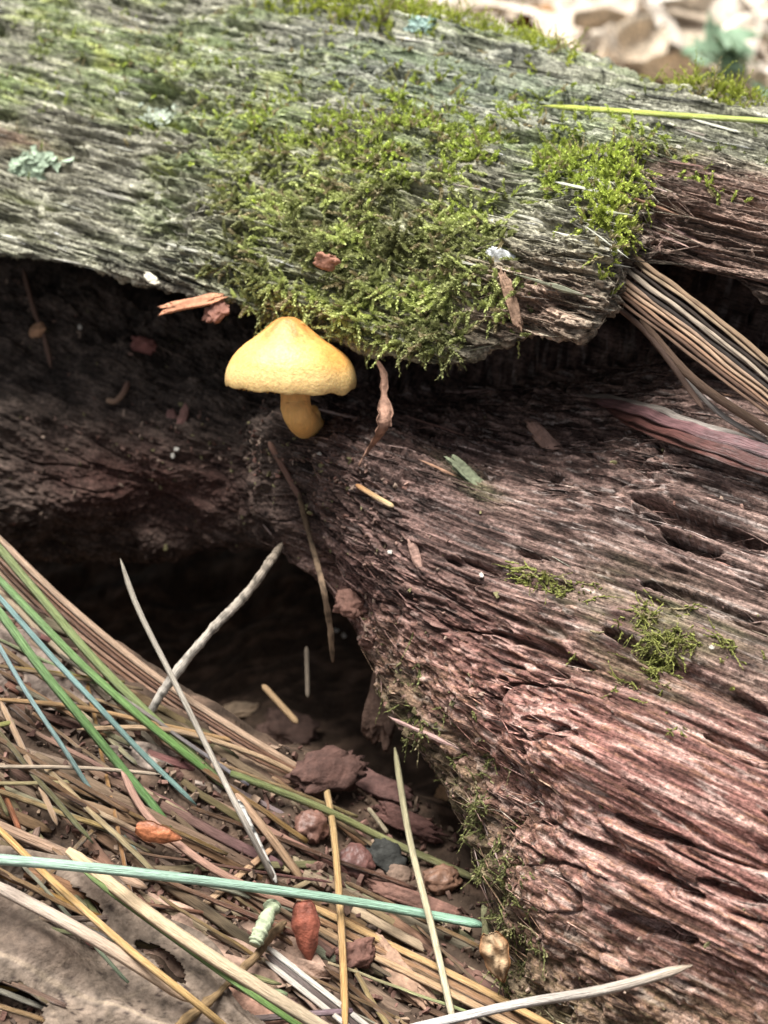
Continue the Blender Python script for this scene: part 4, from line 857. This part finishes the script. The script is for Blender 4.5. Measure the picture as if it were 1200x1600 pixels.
# crumbs: uncountable litter on the floor and in the recess
def crumbs(name, pts, size, cols, label, cat, seed, kind='stuff'):
    rg = np.random.default_rng(seed); Vs, Fs, Cs = [], [], []; base = [chip_mesh(k, 5, .4) for k in range(8)]; o = 0
    for p in pts:
        V, F = base[rg.integers(8)]; q = rg.normal(0, 1, (3, 3)); q, _ = np.linalg.qr(q)
        sz = size[0] + (size[1] - size[0]) * rg.random() ** 2.5
        Vv = (V * [1, .45 + .5 * rg.random(), .5]) @ q * sz + p
        Vs.append(Vv); Fs += [[i + o for i in f] for f in F]; o += len(V)
        Cs.append(np.tile(np.array(cols[rg.integers(len(cols))]) * (.7 + .6 * rg.random()), (len(V), 1)))
    me, loc = mesh(name, np.concatenate(Vs), Fs, np.concatenate(Cs), smooth=False)
    return link(name, me, M_CHIP, label=label, cat=cat, kind=kind, loc=loc)
rg = np.random.default_rng(21); pts = []
for _ in range(5200):
    px, py = rg.uniform(-260, 860), rg.uniform(880, 1640)
    if py < np.interp(px, *LIM) - 25 + (70 if px < 420 else -60): continue
    h = hit(px, py, 'G')
    if h: pts.append(h[0] + np.array([0, 0, rg.uniform(0, .06)]))
crumbs('litter_crumbs', pts, (.04, .24), [(0.1, 0.06, 0.045), (0.16, 0.09, 0.07), (0.06, 0.04, 0.03), (0.2, 0.14, 0.1), (0.13, 0.07, 0.055), (0.24, 0.17, 0.12)], 'fine brown crumbs of rotten wood and leaf over the soil', 'litter', 5)
pts = []
wgt = np.clip(.7 * mush + 1.0 * edge + 0.3 * lw * (tr < 4)[:, None] + .06, 0, 1) * (NB[..., 2] > -0.2) * (pxB > -60) * (pxB < 1250)
idx = rg.choice(wgt.size, 5000, p=(wgt / wgt.sum()).ravel())
crumbs('wood_crumbs', VB.reshape(-1, 3)[idx] + NB.reshape(-1, 3)[idx] * .01, (.025, .13), [(0.16, 0.1, 0.08), (0.24, 0.15, 0.12), (0.08, 0.055, 0.045), (0.3, 0.22, 0.17), (0.17, 0.09, 0.07), (0.2, 0.18, 0.09)], 'crumbly wood debris lying in the recess and on the ledge', 'debris', 6)

# ------------------------------------------------------------------ leaves
def leaf_obj(name, centre, ex, ey, L, W, c, label, cat='leaf', group=None, curl=.2, holes=0, seed=0, nr=34, nc=24, lobes=0.0, mat=None, thick=.012, arch=.10):
    rg = np.random.default_rng(seed); ex = ex / np.linalg.norm(ex); nz = np.cross(ex, ey); nz /= np.linalg.norm(nz); ey = np.cross(nz, ex)
    u = np.linspace(0, 1, nr)[:, None]; v = np.linspace(-1, 1, nc)[None]
    wd = np.sin(np.pi * np.clip(u, .02, .985) ** .85) ** .8 * (1 + lobes * np.sin(u * 19))
    x = (u - .5) * L + 0 * v + .12 * L * np.abs(v) * -1 * (1 - u) * .4; y = wd * v * W * .5
    z = curl * W * (v ** 2) * (.4 + .6 * np.sin(u * 4 + seed)) + arch * L * np.sin(u * 3.1 + seed) + .05 * W * perlin(u * 5 + seed, v * 3 + 0 * u, 0 * u + 0 * v, 9) * 2 + (.05 * perlin(u * L * 1.1 + seed, v * W + 0 * u, 0 * u + 0 * v, 19) + .008 * perlin(u * L * 5 + seed, v * W * 2.5 + 0 * u, 0 * u + 0 * v, 20)) + .005 * W * np.abs(np.sin((u * 9 - np.abs(v) * 2.2) * math.pi))
    top = centre + x[..., None] * ex + y[..., None] * ey + z[..., None] * nz
    bot = top - nz * thick
    keep = np.ones((nr - 1, nc - 1), bool)
    if holes:
        uu, vv = (u[:-1] + u[1:]) * .5, (v[:, :-1] + v[:, 1:]) * .5
        hn = perlin(uu * 7 + seed, vv * 3.2 + 0 * uu, 0 * uu + 0 * vv, 12); keep &= hn < .30 / holes
        keep &= ~((np.hypot((uu - .42) * 1.0 * L, (vv + .35) * W * .5) + .12 * perlin(uu * 22, vv * 9, 0 * uu + 0 * vv, 22)) < .42)
    i = np.arange(nr * nc).reshape(nr, nc); F = np.stack([i[:-1, :-1], i[1:, :-1], i[1:, 1:], i[:-1, 1:]], -1)[keep]
    o = nr * nc; FF = F.tolist() + (F[:, ::-1] + o).tolist()
    ed = {}
    for f in F.tolist():
        for a, b in zip(f, f[1:] + f[:1]): ed[(a, b)] = ed.get((b, a)) is not None or False
    es = set(); 
    for f in F.tolist():
        for a, b in zip(f, f[1:] + f[:1]): es.add((a, b))
    for a, b in es:
        if (b, a) not in es: FF.append([b, a, a + o, b + o])
    V = np.concatenate([top.reshape(-1, 3), bot.reshape(-1, 3)])
    vein = np.clip(1 - np.abs(np.sin((u * 9 - np.abs(v) * 2.2) * math.pi)) * 5, 0, 1) * .5 + np.clip(1 - np.abs(v) * 14, 0, 1)
    blot = perlin(u * 6 + seed, v * 4 + 0 * u, 0 * u + 0 * v, 14)
    cc = np.array(c) * (1 + .5 * blot[..., None]); cc = mixc(cc, np.array(c) * 1.25 + .03, np.clip(vein, 0, 1) * .6)
    if holes:
        uu, vv = u * L, v * W * .5
        sp = perlin(uu * 9 + seed, vv * 9, uu * 0 + vv * 0, 16); cc = mixc(cc, np.array([0.05, 0.035, 0.03]), sstep(.5, .56, sp + .45 * blot))
        net = np.abs(perlin(uu * 3.2 + seed, vv * 3.2, uu * 0 + vv * 0, 17)); cc = mixc(cc, np.array(c) * .4, np.clip(1 - net * 12, 0, 1) * .7)
        sv = np.abs(np.sin((u * 7 - np.abs(v) * 1.8) * math.pi)); cc = mixc(cc, np.array([0.32, 0.25, 0.18]), np.clip(1 - sv * 10, 0, 1) * .4)
        cc = mixc(cc, np.array([0.36, 0.28, 0.2]), .7 * np.clip(1 - np.abs(v) * 40, 0, 1) + 0 * u)
        cc = mixc(cc, np.array([0.12, 0.085, 0.065]), sstep(.05, .4, perlin(uu * .9 + seed, vv * 1.1, uu * 0 + vv * 0, 18)) * .6)
    cc = cc.reshape(-1, 3)
    me, loc = mesh(name, V, FF, np.concatenate([cc, cc * .85]))
    return link(name, me, mat or M_LEAF, None, label, cat, group, loc=loc)
c0 = at(115, 1540, .35); a_, b_ = at(-60, 1450, .35), at(330, 1625, .35)
leaf_obj('dead_leaf', c0, b_ - a_, at(180, 1420, .3) - at(100, 1600, .3), 6.2, 3.7, (0.17, 0.13, 0.1), 'large grey-brown dead leaf with insect holes lying in the litter', curl=.05, holes=1.0, seed=3, nr=170, nc=110, arch=.015, lobes=.05)
leaf_obj('dead_leaf', at(60, 1045, .1), at(150, 1080, .1) - at(-20, 1020, .1), at(60, 1000, .1) - at(60, 1090, .1), 2.6, 1.5, (0.22, 0.17, 0.14), 'small grey leaf piece tucked behind the green needle fan', curl=.05, seed=8, arch=.02)
leaf_obj('dead_leaf', at(300, 1225, .05), at(420, 1260, .05) - at(200, 1190, .05), at(300, 1200, .05) - at(300, 1270, .05), 3.0, 1.2, (0.3, 0.24, 0.2), 'weathered grey leaf under the tip of the green fan', curl=.05, seed=9, holes=.9, arch=.02)
leaf_obj('dead_leaf', at(330, 1450, .1), at(480, 1530, .1) - at(200, 1400, .1), at(330, 1400, .1) - at(330, 1500, .1), 3.6, 2.0, (0.3, 0.2, 0.15), 'plain brown leaf beneath the wide pale tan blade', curl=.05, seed=10, arch=.02)
# far, out of focus leaves behind the log
rg = np.random.default_rng(33)
LC = [(0.72, 0.63, 0.52), (0.62, 0.52, 0.4), (0.68, 0.6, 0.5), (0.62, 0.52, 0.42), (0.62, 0.55, 0.47), (0.74, 0.69, 0.62), (0.7, 0.63, 0.54), (0.36, 0.2, 0.09)]
for k in range(240):
    px = rg.uniform(430, 1450) if k < 180 else rg.uniform(1300, 2300); py = rg.uniform(-90, 240)
    h = hit(px, py, 'G')
    if h is None or h[1] > 190: continue
    x, y, z = h[0] + np.array([0, 0, rg.uniform(.2, 1.6)])
    a = rg.uniform(0, 6.3); e = np.array([math.cos(a), math.sin(a), rg.uniform(-.6, .6)]); f = np.array([-math.sin(a), math.cos(a), rg.uniform(-.8, .8)])
    leaf_obj('dead_leaf', np.array([x, y, z]), e, f, rg.uniform(4, 7.5), rg.uniform(2.4, 4.2), (lc := LC[rg.integers(len(LC))]), 'dry %s leaf on the forest floor behind the log, out of focus' % (wl := ('flat ' if (cu := rg.uniform(.04, .5)) < .18 else 'loosely curled ' if cu < .36 else 'tightly curled ') + colour_word(lc)), group='leaves behind the log, ' + wl, curl=cu, seed=k, nr=16, nc=10)
hb = hit(1175, 150, 'G'); pb = hb[0]; DP = hb[1] - 3.0
pl = empty('green_seedling', pb, 'small green seedling growing behind the log, out of focus', 'seedling')
for k in range(15):
    px, py, a = rg.uniform(1088, 1215), rg.uniform(48, 140), rg.uniform(0, 360)
    L = rg.uniform(55, 85) * DP / FPX; p = P(px, py, DP - rg.uniform(3, 8)); t = math.radians(a)
    o = leaf_obj('leaf_blade', p, RT * math.cos(t) + UP * math.sin(t) * .6 + FW * .3, UP * .6 + FW * .8, L, L * .6, (0.24, 0.36, 0.23), None, cat=None, seed=k, nr=14, nc=9, mat=M_GREEN)
    o.parent = pl; o.location = o.location - pl.location
    V, F, c, nv = tube([pb, P(1172, 135, DP + 1), p], .14, c0=(0.14, 0.24, 0.1), seg=8)
    me, loc = mesh('stalk', V, F, c, {'nv': nv}); link('stalk', me, M_NEED, pl, loc=loc)

# ------------------------------------------------------------------ lichens
def lichen(px, py, r, c, label, n=44, seed=0):
    rg = np.random.default_rng(seed); Vs, Fs, Cs, o = [], [], [], 0
    for k in range(n):
        q, w_ = rg.normal(0, .5, 2) * r; h = hit(px + q, py + w_ * .5, 'A')
        if not h: continue
        p = h[0] + h[2] * .03; d = h[1]; nn = h[2] * .3 + np.array([0, -.45, .75]) + rg.normal(0, .22, 3); nn /= np.linalg.norm(nn)
        e = np.cross(nn, rg.normal(0, 1, 3)); e /= np.linalg.norm(e); f = np.cross(nn, e)
        a = np.linspace(0, 2 * math.pi, 9)[:-1]; rad = r * .25 * d / FPX * (.35 + 1.1 * rg.random(8))
        ring = p + (np.cos(a) * rad)[:, None] * e + (np.sin(a) * rad)[:, None] * f + nn * (.05 * rg.random((8, 1)))
        V = np.concatenate([ring, ring - nn * .025, [p + nn * .01], [p - nn * .02]])
        for i in range(8):
            j = (i + 1) % 8; Fs += [[o + i, o + j, o + 16], [o + 8 + j, o + 8 + i, o + 17], [o + i, o + 8 + i, o + 8 + j, o + j]]
        Vs.append(V); o += len(V); Cs.append(np.tile(np.array(c) * (.8 + .35 * rg.random()), (len(V), 1)))
    me, loc = mesh('lichen', np.concatenate(Vs), Fs, np.concatenate(Cs), smooth=False)
    return link('lichen', me, M_LICH, None, label, 'lichen', loc=loc)
lichen(55, 258, 34, (0.34, 0.42, 0.31), 'pale green leafy lichen rosette on the grey wood at the step in the log', seed=1)
lichen(662, 40, 22, (0.34, 0.46, 0.42), 'bluish-green lichen rosette on the far top edge of the log', seed=2)
lichen(250, 182, 24, (0.42, 0.47, 0.38), 'whitish lichen crust beside a dark knot on the grey wood', seed=3, n=30)
